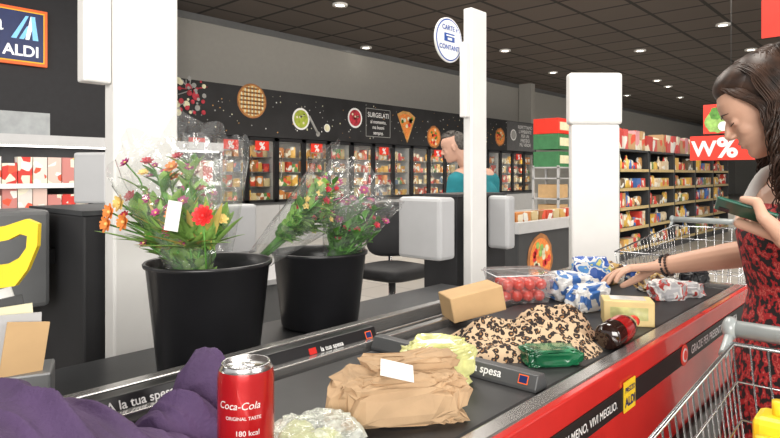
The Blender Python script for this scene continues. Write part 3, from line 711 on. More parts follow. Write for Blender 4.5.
def fn(u,v):
    an=2*pi*u; rad=.035+.034*v+.008*sin(an*3+v*3)+.003*sin(an*13)*v; ctr=P(214+4*v,252-105*v,1.36)
    return ctr+RT*cos(an)*rad+FW*sin(an)*rad*.7+UP*(.035*v*sin(an*2)+.01*v*sin(an*6))
obj('cellophane_sleeve',MB().grid(fn,90,24,FILM,True,cu=True),o1)
bb2=V((p2.x,p2.y,.83))
o2=bouquet(P(256,262,1.60),P(334,190,1.53),.042,'wrapped green bouquet leaning over the bucket rim',36,15,.045,[(YEL,10,.009,2,5),(DKR,12,.009,2,5),(PINK,6,.009,1,5)],GREENM,(.0,1.16),.095,lw=.18)
o3=bouquet(bb2+V((.02,0,.02)),P(358,196,1.70),.080,'wrapped bouquet of green leaves and purple flowers',36,13,.050,[(PINK,20,.014,2,7),(DKR,8,.012,2,5)],GREENL,(.3,1.12),.120,1.0,lw=.18)

# ---------------------------------------------------------------- goods on the belt
def fold(c,rx,ry,rz,rot,seed,folds=5,amp=.14,edge=3.2):
    c=V(c);Rz=Matrix.Rotation(rot,3,'Z')
    def fn(u,v):
        th=2*pi*u; rr=math.sin(pi*min(1,v)*.5)
        x=cos(th)*rr; y=sin(th)*rr; h=max(0,1-rr**edge)
        n1=noise.noise(V((x*1.2+seed,y*1.2,0))); n2=noise.noise(V((x*1.1-seed,y*1.1,3)))
        f1=folds*(x*.5+y)+4.2*n1; f2=folds*.55*(y*.4-x)+3.0*n2+seed
        wv=amp*(1-2*abs(sin(f1*.5))**.85)+.6*amp*sin(f2)+.3*amp*(1-2*abs(sin(f1*1.15+n2*4)))
        h=h*(1+wv)
        k=1+.07*sin(th*4+seed)+.05*noise.noise(V((cos(th)*3,sin(th)*3,seed)))
        return c+Rz@V((x*rx*k,y*ry*k,max(0,h)*rz))
    return fn
gm=thing('purple_garment',(P(110,400,.70).x,P(110,400,.70).y,BZ+.004),'crumpled dark purple fabric jacket piled beside a can','jacket')
q=P(-8,430,.64); mb=MB().grid(fold((q.x,q.y,.893),.18,.13,.105,radians(-42),1.3,9,.11),150,80,PURPLE,True,cu=True)
q=P(205,422,.86); mb.grid(fold((q.x,q.y,.886),.066,.050,.103,radians(-42),4.1,6,.10,1.9),120,60,PURPLE,True,cu=True)
q=P(105,462,.69); mb.grid(fold((q.x,q.y,.886),.15,.075,.060,radians(-42),9.1,9,.15,2.6),150,70,PURPLE,True,cu=True)
q=P(178,446,.78); mb.grid(fold((q.x,q.y,.886),.085,.050,.062,radians(-30),2.1,7,.14,2.2),120,60,PURPLE,True,cu=True)
obj('cloth',mb,gm)
# drink can
q=P(246,400,.76); cx,cy=q.x,q.y; r=.0352; hC=.124
cn=thing('drink_can',(cx,cy,BZ),'red soft drink can with white lettering','drink can')
CANR=M('can_red',(.50,.010,.012),.26,.35,var=.08,coat=.25); SILV=M('can_silver',(.75,.75,.76),.25,1,var=.03)
obj('body',MB().lathe([(r*.72,.004),(r*.8,0),(r*.97,.012),(r,.02),(r,hC-.016),(r*.95,hC-.007)],(cx,cy,BZ),CANR,48),cn)
obj('lid',MB().lathe([(r*.95,hC-.007),(r*.86,hC-.002),(r*.86,hC),(r*.81,hC),(r*.78,hC-.005),(.0005,hC-.004)],(cx,cy,BZ),SILV,48),cn)
mb=MB(); mb.blob((cx,cy-.004,BZ+hC-.0025),(.006,.012,.001),SILV,amp=0,e=.8,n=20,m_=10); obj('pull_tab',mb,cn)
def wrap_text(st,zc,size,mat,ang,bold=.0,ital=0):
    t=text(st,(0,0,0),XR,ZU,size,mat,cn,align='CENTER',bold=bold,lift=0); 
    o=ORG[cn.name]; me=t.data
    for v in me.vertices:
        x=v.co.x+o.x; z=v.co.z+o.z; x+=z*ital; a=ang+x/r
        v.co=V((cx+(r+.0004)*cos(a),cy+(r+.0004)*sin(a),BZ+zc+z))-o
    return t
CTX=M('can_print',(.72,.68,.66),.5,var=.02)
va=math.atan2(-cy,-cx)
wrap_text('Coca-Cola',.076,.0125,CTX,va-.28,.004,.25); wrap_text('ORIGINAL TASTE',.063,.0058,CTX,va-.1,.005)
wrap_text('180 kcal',.044,.009,CTX,va+.05,.005); wrap_text('per lattina 330 ml',.034,.005,CTX,va,.005)
# paper bag
q=onz(402,414,BZ); pb=thing('paper_bag',(q.x,q.y,BZ),'crumpled brown kraft paper bakery bag','paper bag')
ang=radians(42-90+8)
obj('bag',MB().blob((q.x,q.y,BZ+.034),(.105,.062,.037),KRAFT,rotz=ang,amp=.04,freq=1.9,e=.42,seed=2,smooth=False,floor=BZ,n=46,m_=24,crease=.075,nc=12,fine=.05,jit=.0035),pb)
obj('folded_top',MB().blob((q.x+.025,q.y+.01,BZ+.070),(.066,.032,.008),KRAFT,rotz=ang+.25,amp=.06,freq=2.3,e=.3,seed=5,smooth=False,n=28,m_=12,crease=.09,nc=12,fine=.06,jit=.003),pb)
mb=MB(); qq=P(397,370,.855); rr=(RT+UP*-.22).normalized(); plate(mb,qq,rr,(UP*.30+FW*.92),.048,.038,WHITE,.0,.001); obj('price_label',mb,pb)
LETT=M('pale_lettuce',(.50,.52,.24),.6,var=.3)
def produce(q,rad,label,seed,inner,fl):
    g=thing('produce_bag',(q.x,q.y,fl),label,'produce bag')
    mb=MB()
    for k in range(7):
        a=R.uniform(0,6.28); mb.blob((q.x+cos(a)*rad*.45,q.y+sin(a)*rad*.45,fl+rad*.32),(rad*.42,rad*.32,rad*.26),inner,rotz=a,amp=.25,freq=3,e=.9,seed=k+seed,n=20,m_=12,floor=fl+.002)
    obj('vegetables',mb,g)
    mb=MB().blob((q.x,q.y,fl+rad*.36),(rad,rad*.8,rad*.42),BAGF,rotz=ang,amp=.28,freq=2.6,e=.8,seed=seed,ridge=.5,floor=fl+.001,smooth=False,crease=.08)
    obj('bag',mb,g)
produce(onz(312,448,BZ),.050,'clear plastic bag of pale green vegetables near the can',3,LETT,BZ)
q=P(436,378,1.045); ypk=thing('vegetable_packet',(q.x,q.y,BZ),'pale yellow-green plastic food packet behind the paper bag','food packet')
PPY=M('pale_yellow_film',(.62,.62,.26),.3,var=.4,vs=26,coat=.5)
obj('wrapper',MB().blob((q.x,q.y,BZ+.034),(.060,.030,.036),PPY,rotz=ang+.1,amp=.10,freq=2.4,e=.45,seed=31,n=60,m_=34,crease=.06,fine=.06,jit=.0008,smooth=False,floor=BZ),ypk)
mb=MB().blob((q.x-.01,q.y-.004,BZ+.064),(.032,.016,.010),WTXT,rotz=ang+.15,amp=.1,e=.5,seed=32,crease=.05); obj('label_panel',mb,ypk)
# leopard tote
q=onz(528,342,BZ); lt=thing('leopard_tote',(q.x,q.y,BZ),'leopard print cloth bag lying on the belt','cloth bag')
q2=P(518,337,1.25)
mb=MB().grid(fold((q2.x,q2.y,BZ),.180,.105,.050,ang,11.3,12,.21),170,80,LEO,True,cu=True)
q3=P(552,324,1.32); mb.grid(fold((q3.x,q3.y,BZ+.005),.110,.062,.058,ang+.2,5.2,9,.19),130,60,LEO,True,cu=True)
obj('bag_body',mb,lt)
# carton
q=onz(474,322,BZ+.012); rt=Matrix.Rotation(radians(-34),3,'Z')@Matrix.Rotation(radians(-11),3,'Y'); q=q+FW*.04
bx=thing('paper_carton',(q.x,q.y,BZ),'small closed tan cardboard carton tilted on the cloth bag','carton')
mb=rbox(MB(),q,.135,.09,BZ,BZ+.060,CARD,rt); zmin=min(v.z for v in mb.v)
for v in mb.v: v.z+=BZ-zmin+.012
obj('body',mb,bx,bevel=.003)
# tomatoes
q=onz(520,302,BZ)+FW*.02; tb=thing('clear_food_tray',(q.x,q.y,BZ),'clear plastic tray with lid holding red tomatoes','food tray'); rt=Matrix.Rotation(radians(-38),3,'Z')
def trayf(s0,s1,z0,z1):
    a=[q+rt@V((x*s0[0]/2,y*s0[1]/2,0)) for x,y in ((-1,-1),(1,-1),(1,1),(-1,1))]; b=[q+rt@V((x*s1[0]/2,y*s1[1]/2,0)) for x,y in ((-1,-1),(1,-1),(1,1),(-1,1))]
    for v in a: v.z=z0
    for v in b: v.z=z1
    return a+b
mb=MB().add(trayf((.14,.09),(.17,.12),BZ+.001,BZ+.080),[(3,2,1,0),(0,1,5,4),(1,2,6,5),(2,3,7,6),(3,0,4,7)],TRAY); obj('tray',mb,tb)
mb=MB().add(trayf((.175,.125),(.165,.115),BZ+.0805,BZ+.090),[(4,5,6,7),(0,1,5,4),(1,2,6,5),(2,3,7,6),(3,0,4,7)],TRAY)
cr=trayf((.178,.128),(.178,.128),BZ+.081,BZ+.081)[:4]; mb.tube(cr+[cr[0]],.0016,6,M('clear_rim',(.75,.77,.78),.15,coat=.6)); obj('lid',mb,tb)
for i in range(4):
    for j in range(3):
        for l in range(2):
            p=q+rt@V((-.05+i*.033+l*.006,-.03+j*.030,0)); p.z=BZ+.019+l*.032
            t=MB(); t.ell(p,(.0165,.0165,.016),TOM,n=14,m_=10); obj('tomato',t,label='small ripe red tomato in a clear tray',cat='tomato',group='tomatoes in the tray')
def bag_item(name,px,py,r,mat,label,cat,rz=0,seed=1,amp=.12,e=.5,lift=0,extra=None,zb=BZ):
    q=onz(px,py,zb)+FW*r[1]; o=thing(name,(q.x,q.y,zb),label,cat)
    obj('wrapper',MB().blob((q.x,q.y,zb+r[2]*.95),r,mat,rotz=ang+rz,amp=amp*.6,freq=2.4,e=e,seed=seed,floor=zb,ridge=.3,n=60,m_=34,crease=.06,fine=.05,smooth=False),o)
    return o,q
WHP=M('white_film',(.72,.72,.70),.3,var=.14,vs=26,coat=.5); YLP=M('butter_box',(.80,.62,.28),.5,var=.15,vs=10)
def printpack(name,stops,sc=14):
    m,nt,b,tc=base(name,.35); b.inputs['Coat Weight'].default_value=.3
    n=nt.nodes.new('ShaderNodeTexNoise'); n.inputs['Scale'].default_value=sc; n.inputs['Detail'].default_value=1.5; n.inputs['Distortion'].default_value=.6
    nt.links.new(tc.outputs['Object'],n.inputs['Vector']); nt.links.new(ramp_nodes(m,n.outputs['Fac'],stops),b.inputs['Base Color']); return m
PP1=printpack('printed_blue_white',[(0,(.03,.10,.40)),(.48,(.78,.78,.78)),(.56,(.10,.30,.65)),(.66,(.75,.70,.2))],26)
PP4=printpack('printed_white_blue',[(0,(.05,.16,.45)),(.42,(.74,.74,.73)),(.60,(.10,.25,.55))],20)
PP2=printpack('printed_silver_red',[(0,(.5,.5,.52)),(.46,(.75,.74,.72)),(.55,(.5,.06,.05)),(.62,(.35,.35,.36))],30)
PP3=printpack('printed_brown_gold',[(0,(.10,.05,.03)),(.45,(.55,.35,.12)),(.55,(.75,.70,.62)),(.64,(.2,.1,.05))],30)
bag_item('snack_packet',575,302,(.075,.045,.040),PP4,'white and blue soft plastic food packet','food packet',.2,21)
bag_item('food_packet',592,287,(.06,.035,.05),PP1,'blue plastic food packet on the belt','food packet',-.3,22)
bag_item('plastic_packet',592,312,(.060,.030,.034),PP4,'crinkled white and blue packet behind the cloth bag','food packet',.4,23,.2)
bag_item('snack_bag',672,301,(.05,.03,.028),PP2,'silver snack bag lying on the belt','snack bag',.1,24,.2)
bag_item('snack_bag',655,292,(.05,.03,.032),PP3,'brown patterned snack bag','snack bag',.5,25,.2)
bag_item('snack_bag',690,298,(.045,.03,.022),PP2,'white crinkled snack bag near the rail','snack bag',-.4,26,.25)
bag_item('snack_bag',612,285,(.05,.03,.035),PP3,'yellow snack bag among the packets','snack bag',.4,27,.2)
bag_item('snack_bag',700,286,(.05,.03,.025),BLACK,'black snack bag at the end of the belt','snack bag',.4,28,.2)
bag_item('snack_bag',640,281,(.05,.03,.025),PP1,'dark blue packet at the end of the belt','snack bag',.2,29,.2)
q=onz(632,326,BZ)+FW*.03; rt=Matrix.Rotation(radians(-62),3,'Z')
bo=thing('biscuit_box',(q.x,q.y,BZ),'yellow and white cardboard food box','food box')
obj('carton',rbox(MB(),q,.115,.07,BZ,BZ+.060,YLP,rt),bo,bevel=.003)
mb=MB(); f=rt@V((0,-1,0)); rgt=rt@V((1,0,0)); plate(mb,V((q.x,q.y,BZ+.030))+f*.0352,rgt,UP,.085,.030,PPY,.001,.001); plate(mb,V((q.x,q.y,BZ+.0605)),rgt,-f,.08,.045,WHP,.001,.001); obj('label_panel',mb,bo)
q=onz(618,344,BZ); d=(RT*.65+FW*.8).normalized(); a0=V((q.x,q.y,BZ+.029))-d*.07
bt=thing('dark_bottle',(q.x,q.y,BZ),'dark drink bottle with red cap and label lying down','bottle')
B3=Matrix([d.orthogonal().normalized(),d.cross(d.orthogonal().normalized()),d]).transposed()
COLA=M('dark_cola',(.02,.008,.006),.08,var=.1,coat=.8)
obj('bottle',MB().lathe([(.001,0),(.024,0),(.028,.01),(.028,.10),(.024,.125),(.012,.15),(.011,.165)],a0,COLA,28,B3),bt)
obj('label_band',MB().lathe([(.0283,.045),(.0288,.05),(.0288,.09),(.0283,.095)],a0,CANR,28,B3),bt)
obj('cap',MB().lathe([(.0005,.178),(.013,.178),(.0135,.162),(.011,.162)],a0,REDB,20,B3),bt)
q=onz(552,366,BZ)+FW*.02; gb=thing('green_tub',(q.x,q.y,BZ),'low dark green plastic food tub lying on the belt','food tub')
obj('tub',MB().blob((q.x,q.y,BZ+.014),(.050,.030,.015),GREENB,rotz=ang,amp=.05,e=.4,seed=3,floor=BZ,crease=.03,fine=.04),gb)
obj('lid_film',MB().blob((q.x,q.y,BZ+.028),(.047,.027,.003),M('green_label',(.03,.17,.08),.25,coat=.6,var=.6,vs=30),rotz=ang,amp=.1,e=.4,seed=5,fine=.05),gb)
# leaflets bottom left
q=P(14,330,1.05); lr=thing('leaflet_holder',(q.x,q.y,0),'grey leaflet holder with magazines by the till','leaflet holder')
rt=Matrix.Rotation(radians(42-90+25),3,'Z')
obj('holder',rbox(MB(),q,.12,.09,.84,.90,MGREY,rt),lr,bevel=.004)
obj('holder_foot',rbox(MB(),q,.03,.03,.0,.84,MGREY,rt),lr)
for k in range(5):
    rr=Matrix.Rotation(radians(42-90+20+k*5),3,'Z')@Matrix.Rotation(radians(-16+k*6),3,'Y'); cc=q+(-FW)*.010*(k-2)+RT*(.015*k-.03)
    obj('magazine',MB().box(cc.x-.032,cc.x+.032,cc.y-.003,cc.y+.003,.885,1.035-.012*k,[WHP,DGREY,CREAM,LGREY,CARD][k],rr),label='thin paper magazine standing in a holder',cat='magazine',group='magazines in the leaflet holder')
q=P(8,258,.98); ys=thing('yellow_folder',(q.x,q.y,.97),'bright yellow plastic carrier with handle cut-out','folder')
YP=M('yellow_plastic',(.92,.66,.03),.35,var=.05)
outer=[(-25,230),(5,226),(26,219),(38,224),(37,246),(27,270),(15,286),(-25,292)]; inner=[(-8,243),(8,240),(20,234),(27,236),(26,248),(19,258),(8,264),(-8,266)]
vo_=[P(x,y,.98) for x,y in outer]; vi_=[P(x,y,.98) for x,y in inner]; n=8
vs=vo_+vi_+[v+FW*.010 for v in vo_+vi_]
fs=[]
for i in range(n):
    j=(i+1)%n; fs+= [(i,i+n,j+n,j),(i+2*n,j+2*n,j+3*n,i+3*n),(i,j,j+2*n,i+2*n),(i+n,i+3*n,j+3*n,j+n)]
obj('panel',MB().add(vs,fs,YP),ys)

# ---------------------------------------------------------------- shopping carts
HG=M('handle_grey',(.33,.36,.36),.3,coat=.3)
def cart(CX0,CX1,CY0,CY1,CZ0,CZ1,hz,label,hand_side=1,nx=24,ny=15):
    sc_=thing('shopping_cart',((CX0+CX1)/2,(CY0+CY1)/2,0),label,'shopping cart')
    mb=MB(); wr=.0015
    def zt(x): return CZ1-.035+.06*(x-CX0)/(CX1-CX0)
    def wl(*p): mb.tube([V(a) for a in p],wr,5,CHROME)
    for f_,rr in ((1,.0036),(0,.003),(.85,.0018),(.7,.0018),(.5,.0018),(.25,.0018)):
        k=(1-f_)*(CZ1-CZ0)*.12; za=CZ0+(zt(CX0)-CZ0)*f_; zb_=CZ0+(zt(CX1)-CZ0)*f_
        mb.tube([(CX0+k,CY0+k,za),(CX1-k*.3,CY0+k,zb_),(CX1-k*.3,CY1-k,zb_),(CX0+k,CY1-k,za),(CX0+k,CY0+k,za)],rr,8,CHROME)
    for i in range(nx+1):
        x=CX0+(CX1-CX0)*i/nx; k=(CZ1-CZ0)*.12; x2=CX0+k+(CX1-CX0-k*1.3)*i/nx
        wl((x,CY1,zt(x)),(x2,CY1-k,CZ0),(x2,CY0+k,CZ0),(x,CY0,zt(x)))
    for i in range(ny+1):
        y=CY0+(CY1-CY0)*i/ny; y2=CY0+k+(CY1-CY0-2*k)*i/ny
        wl((CX0,y,zt(CX0)),(CX0+k,y2,CZ0),(CX1-k*.3,y2,CZ0),(CX1,y,zt(CX1)))
    obj('basket',mb,sc_)
    hx=CX1+.02
    obj('handle',MB().tube([(hx,CY0-.01,hz),(hx,CY1+.015,hz)],.014,14,HG),sc_)
    for y in (CY0-.015,CY1+.007): 
        mb=MB(); mb.tube(spl([V((CX1-.03,y,zt(CX1)-.012)),V((CX1,y,zt(CX1)+.004)),V((hx,y,hz))],5),.007,8,HG); mb.ell((hx,y,hz),(.019,.013,.019),HG); obj('handle_bracket',mb,sc_)
    mb=MB()
    for y in (CY0+.04,CY1-.035): mb.tube([(CX1-.02,y,CZ0+.02),(CX1-.03,y,.5),(CX1-.1,y,.14),(CX0+.15,y,.14),(CX0+.1,y,.10)],.009,8,CHROME)
    ya,yb=CY0+.04,CY1-.035
    mb.tube([(CX0+.15,ya,.14),(CX0+.15,yb,.14)],.01,8,CHROME); mb.tube([(CX1-.1,ya,.14),(CX1-.1,yb,.14)],.01,8,CHROME)
    mb.tube([(CX0+.2,ya,.14),(CX0+.12,ya,CZ0)],.01,8,CHROME);mb.tube([(CX0+.2,yb,.14),(CX0+.12,yb,CZ0)],.01,8,CHROME)
    obj('chassis',mb,sc_)
    for x in (CX0+.12,CX1-.08):
        for y in (ya,yb): obj('wheel',MB().tube([(x,y-.013,.06),(x,y+.013,.06)],.06,20,BLACK).tube([(x,y,.06),(x,y,.15)],.008,8,CHROME),sc_)
    return sc_
cart(.30,1.08,-.25,.235,.58,.945,.99,'chrome wire shopping cart with grey handle and yellow packs inside',nx=32,ny=20)
cart(2.42,3.15,.50,.95,.58,.965,1.02,'empty chrome wire shopping cart beyond the end of the conveyor',nx=18,ny=12)
CZ0=.58
for i,(x,y,mt,ht) in enumerate([(1.0,.158,YP,.32),(1.0,.092,YP,.31),(.93,.165,YP,.29),(.93,.10,YP,.27),(.99,.025,REDB,.26)]):
    o=thing('food_pack',(x,y,CZ0+.005),('yellow' if mt is YP else 'red')+' tall food pack standing in the cart','food pack')
    obj('body',MB().box(x-.03,x+.03,y-.03,y+.03,CZ0+.005,CZ0+ht,mt),o,bevel=.01); obj('cap',MB().tube([(x,y,CZ0+ht),(x,y,CZ0+ht+.02)],.010,12,YP if mt is YP else WHITE),o)
    mb=MB(); plate(mb,(x-.0305,y,CZ0+.15),YL,ZU,.045,.08,WTXT,.001); obj('label_panel',mb,o)

# ---------------------------------------------------------------- people
def hand(mb,w,d,n,side,curls,mat,sc=1.0,thumb=(.7,.6,.3)):
    w=V(w);d=V(d).normalized();n=V(n);n=(n-d*n.dot(d)).normalized();t=d.cross(n)*side
    for i,off in enumerate([.030,.010,-.010,-.029]):
        off*=sc; kn=w+d*(.083-.004*abs(i-1))*sc+t*off-n*.003
        mb.cap(w+d*.006+t*off*.55,.0135*sc,kn,.0105*sc,mat,10)
        L=[.072,.080,.074,.058][i]*sc; a=0; p=kn; sp=(d+t*off*4.5).normalized()
        for j,(fr,rr) in enumerate(((.45,.0082),(.31,.0074),(.24,.0067))):
            a+=curls[i]*(.8 if j==0 else 1.0); dr=(sp*cos(a)+n*sin(a)).normalized(); p2=p+dr*L*fr
            mb.cap(p,rr*sc*1.04,p2,rr*sc*.94,mat,10); p=p2
    b=w+d*.018*sc+t*.018*sc; v1=(t*thumb[0]+d*thumb[1]+n*thumb[2]).normalized(); p1_=b+v1*.046*sc
    v2=(v1*.5+d*.8+n*.25).normalized(); p2_=p1_+v2*.034*sc; v3=(v2*.7+d*.5+n*.15).normalized(); p3=p2_+v3*.026*sc
    mb.cap(b,.0155*sc,p1_,.012*sc,mat,10); mb.cap(p1_,.0112*sc,p2_,.0098*sc,mat,10); mb.cap(p2_,.0098*sc,p3,.0075*sc,mat,10)
def head(mb,c,f,u,mat,sc=1.0,male=False):
    f=V(f).normalized();u=V(u);u=(u-f*u.dot(f)).normalized();l=u.cross(f)
    B=Matrix([f,l,u]).transposed()
    def q(x,y,z): return V(c)+B@V((x,y,z))*sc
    prof=[(-.112,.050,.006),(-.108,.070,.020),(-.098,.079,.030),(-.088,.081,.036),(-.078,.076,.041),(-.070,.080,.044),(-.064,.0835,.046),(-.0595,.079,.047),(-.055,.085,.049),(-.048,.082,.051),(-.038,.082,.054),(-.020,.080,.059),(-.004,.076,.062),(.006,.078,.063),(.018,.086,.064),(.030,.087,.066),(.050,.084,.068),(.070,.074,.064),(.090,.052,.054),(.105,.025,.036),(.112,.0,.010)]
    def fn(uu,v):
        k=v*(len(prof)-1); i=min(int(k),len(prof)-2); t=k-i
        z=prof[i][0]*(1-t)+prof[i+1][0]*t; fx=prof[i][1]*(1-t)+prof[i+1][1]*t; w=prof[i][2]*(1-t)+prof[i+1][2]*t
        an=2*pi*uu; ca,sa=cos(an),sin(an)
        bx=-.03-.06*min(1,max(0,(z+.11)/.1)) if z<0 else -.095*math.sqrt(max(0,1-((z-.03)/.083)**2)) if z<.112 else -.01
        bx=min(bx,fx-.02)
        cx=(fx+bx)/2; rx=(fx-bx)/2
        e=.85
        return q(cx+rx*math.copysign(abs(ca)**e,ca),w*math.copysign(abs(sa)**e,sa),z)
    mb.grid(fn,40,81,mat,True,cu=True)
    o=len(mb.v)-40*81
    mb.f.append([o+i*81 for i in range(40)][::-1]); mb.mi.append(0); mb.sm.append(True)
    mb.f.append([o+i*81+80 for i in range(40)]); mb.mi.append(0); mb.sm.append(True)
    def E(x,y,z,a,b,d): mb.ell(q(x,y,z),(a*sc,b*sc,d*sc),mat,B,24,16)
    E(-.018,0,.030,.086,.070,.078)
    mb.cap(q(.080,0,.006),.0060*sc,q(.099,0,-.026),.0080*sc,mat,10); E(.090,0,-.034,.013,.010,.006); mb.cap(q(.076,0,-.030),.012*sc,q(.092,0,-.030),.008*sc,mat,10)
    for y in (-1,1):
        E(.090,y*.009,-.032,.009,.0065,.006); E(.048,y*.028,-.028,.028,.022,.026); E(-.004,y*.070,-.010,.016,.008,.030); E(.066,y*.027,-.001,.014,.015,.011)
    mb.cap(q(.0805,-.010,-.0555),.0060*sc,q(.0805,.010,-.0555),.0060*sc,mat,10); mb.cap(q(.0785,-.009,-.0665),.0065*sc,q(.0785,.009,-.0665),.0065*sc,mat,10)
    return q,B
def face_parts(q,parent,lip,hairm,sc):
    mb=MB()
    for z,x,r in ((-.0555,.0835,.0034),(-.0660,.0820,.0040)):
        mb.tube(spl([q(x-.010,-.019,-.0605),q(x-.002,-.010,z),q(x+.0015,0,z),q(x-.002,.010,z),q(x-.010,.019,-.0605)],4),[r*sc*k for k in (.25,.5,.7,.85,.95,1,1,1,1,1,1,1,.95,.85,.7,.5,.25)],8,lip)
    obj('lips',mb,parent)
    for y in (-1,1):
        mb=MB(); mb.tube([q(.079,y*.015,-.005),q(.0815,y*.027,-.008),q(.073,y*.041,-.004)],.0013*sc,6,hairm); obj('eyelashes',mb,parent)
        mb=MB(); mb.tube([q(.0875,y*.012,.020),q(.0855,y*.028,.026),q(.072,y*.044,.022)],[.0012*sc,.0020*sc,.0008*sc],6,hairm); obj('eyebrow',mb,parent)
# --- woman
wo=thing('person',(1.52,.19,0),'woman with long wavy dark hair in red patterned dress holding phone','person')
g=(-RT*.93+FW*.12).normalized(); lft=UP.cross(g)
mb=MB(); S=SKIN; HS=.86
pel=P(822,350,1.26); ch_=P(812,235,1.25); shc=P(808,188,1.24)
hc=P(761,108,1.30)
hf=(-RT*.80-UP*.50+FW*.40).normalized(); hu=(UP*.87-RT*.45+FW*.25)
q,B=head(mb,hc,hf,hu,S,HS)
mb.cap(shc,.050,q(-.04,0,-.06),.040,S); mb.cap(q(-.04,0,-.06),.040,q(-.015,0,-.02),.043,S)
for k in (-.06,0,.06):
    mb.cap(ch_+lft*k*1.1,.085,pel+lft*k*1.2,.095,S)
mb.cap(shc+lft*-.12-UP*.02,.05,shc+lft*.12-UP*.02,.05,S); mb.cap(shc-UP*.05+lft*.06,.075,ch_,.10,S); mb.cap(shc-UP*.05-lft*.06,.075,ch_,.10,S)
Rs=shc-lft*.155-UP*.025; Re=P(768,250,1.50); Rw=P(662,266,1.68)
mb.cap(shc-lft*.09-UP*.02,.055,Rs,.046,S); mb.cap(Rs,.043,Re,.034,S); mb.cap(Re,.035,Re.lerp(Rw,.35),.034,S); mb.cap(Re.lerp(Rw,.35),.034,Rw,.0235,S)
hd=(P(613,271,1.72)-Rw).normalized(); hand(mb,Rw,hd,-UP*1.0-FW*.15,-1,[.22,.25,.30,.36],S,1.05,(.55,.75,.5))
pA=P(718,203,1.18); pB=P(764,217,1.14); pc=(pA+pB)/2; pr_=(pA-pB).normalized(); LP=(pA-pB).length
pn=(UP*.84+FW*.42+RT*.1); pn=(pn-pr_*pn.dot(pr_)).normalized(); ps=pn.cross(pr_)
ph_=thing('mobile_phone',pc,'thin dark green mobile phone held in a hand','mobile phone')
B4=Matrix([pr_,ps,pn]).transposed()
m2=MB(); m2.box(-LP/2-.02,LP/2+.004,-.027,.027,-.0032,.0032,PHONE); m2.v=[pc+B4@v for v in m2.v]; obj('case',m2,ph_,bevel=.0028)
m2=MB(); m2.box(-LP/2-.016,LP/2+.001,-.024,.024,.0033,.0036,BLACK); m2.v=[pc+B4@v for v in m2.v]; obj('screen',m2,ph_)
m2=MB(); m2.box(LP/2-.022,LP/2-.004,-.022,-.006,-.0044,-.0032,BLACK); m2.v=[pc+B4@v for v in m2.v]; obj('camera_module',m2,ph_)
Ls=shc+lft*.155-UP*.03; Le=P(872,292,1.08); Lw=pB-pr_*.045-pn*.026
mb.cap(shc+lft*.09-UP*.02,.055,Ls,.046,S); mb.cap(Ls,.043,Le,.036,S); mb.cap(Le,.037,Le.lerp(Lw,.35),.034,S); mb.cap(Le.lerp(Lw,.35),.034,Lw,.024,S)
def grip(mb,w,d,n,t,mat):
    for i,off in enumerate([.030,.010,-.010,-.029]):
        kn=w+d*(.050+off*1.0)+t*.028+n*.010
        mb.cap(w+d*(.004+off*.35)+t*(.004),.014,kn,.0098,mat,10)
        L=[.030,.032,.030,.026][i]; p=kn
        for dr,l,rr in (((t*.65+n*.75+d*.1).normalized(),L*.7,.0084),((-t*.15+n*.97+d*.12).normalized(),L*.5,.0077),((-t*.92+n*.15+d*.15).normalized(),L*.6,.0070)):
            p2=p+dr*l; mb.cap(p,rr*1.03,p2,rr*.95,mat,10); p=p2
    b=w+d*.018-t*.016; p1_=b+(d*.75-t*.65+n*.15).normalized()*.040; p2_=p1_+(d*.55-t*.05+n*.8).normalized()*.030; p3=p2_+(d*.75+t*.45+n*.12).normalized()*.026
    mb.cap(w,.020,b,.016,mat,12); mb.cap(b,.0155,p1_,.012,mat,10); mb.cap(p1_,.011,p2_,.0095,mat,10); mb.cap(p2_,.0095,p3,.0076,mat,10)
grip(mb,Lw,pr_,pn,ps if ps.dot(UP)<0 else -ps,S)
for sgn in (-1,1):
    hp=pel+lft*.085*sgn; kn=V((hp.x,hp.y,.46))+g*.02; an=V((hp.x,hp.y,.09)); mb.cap(hp,.085,kn,.055,S); mb.cap(kn,.053,an,.036,S); mb.cap(an-UP*.03,.036,an+g*.13-UP*.055,.025,S)
merged('body',mb,.0028,wo,S,3)
face_parts(q,wo,LIP,HAIR,HS)
def ring(c,a,b): return (c,lft*a,g*b)
gd=MB().loft([ring(V((pel.x,pel.y,.50)),.24,.21),ring(V((pel.x,pel.y,.70)),.21,.17),ring(pel,.185,.145),ring(ch_.lerp(pel,.55),.15,.115),ring(ch_,.165,.130),ring(shc-UP*.07,.155,.105),ring(shc-UP*.035+g*.0,.12,.075)],DRESS,40)
obj('dress',gd,wo,solid=.004)
for sgn in (-1,1): 
    mb=MB(); mb.tube(spl([shc-UP*.09+lft*sgn*.10+g*.09,shc+UP*.035+lft*sgn*.10+g*.02,shc-UP*.06+lft*sgn*.10-g*.09]),.018,8,M('white_knit',(.6,.58,.56),.8)); obj('strap',mb,wo)
for sgn in (-1,1):
    hp=pel+lft*.085*sgn; mb=MB().blob(V((hp.x,hp.y,.035))+g*.06,(.125,.048,.035),BLACKM,rotz=math.atan2(g.y,g.x),amp=.02,e=.7,floor=0); obj('shoe',mb,wo)
hm=MB(); hm.ell(q(-.042,0,.040),(.078,.078,.082),HAIR,B,36,22); hm.ell(q(-.004,0,.078),(.068,.062,.045),HAIR,B,30,18); hm.ell(q(-.055,0,-.03),(.060,.070,.085),HAIR,B,28,18)
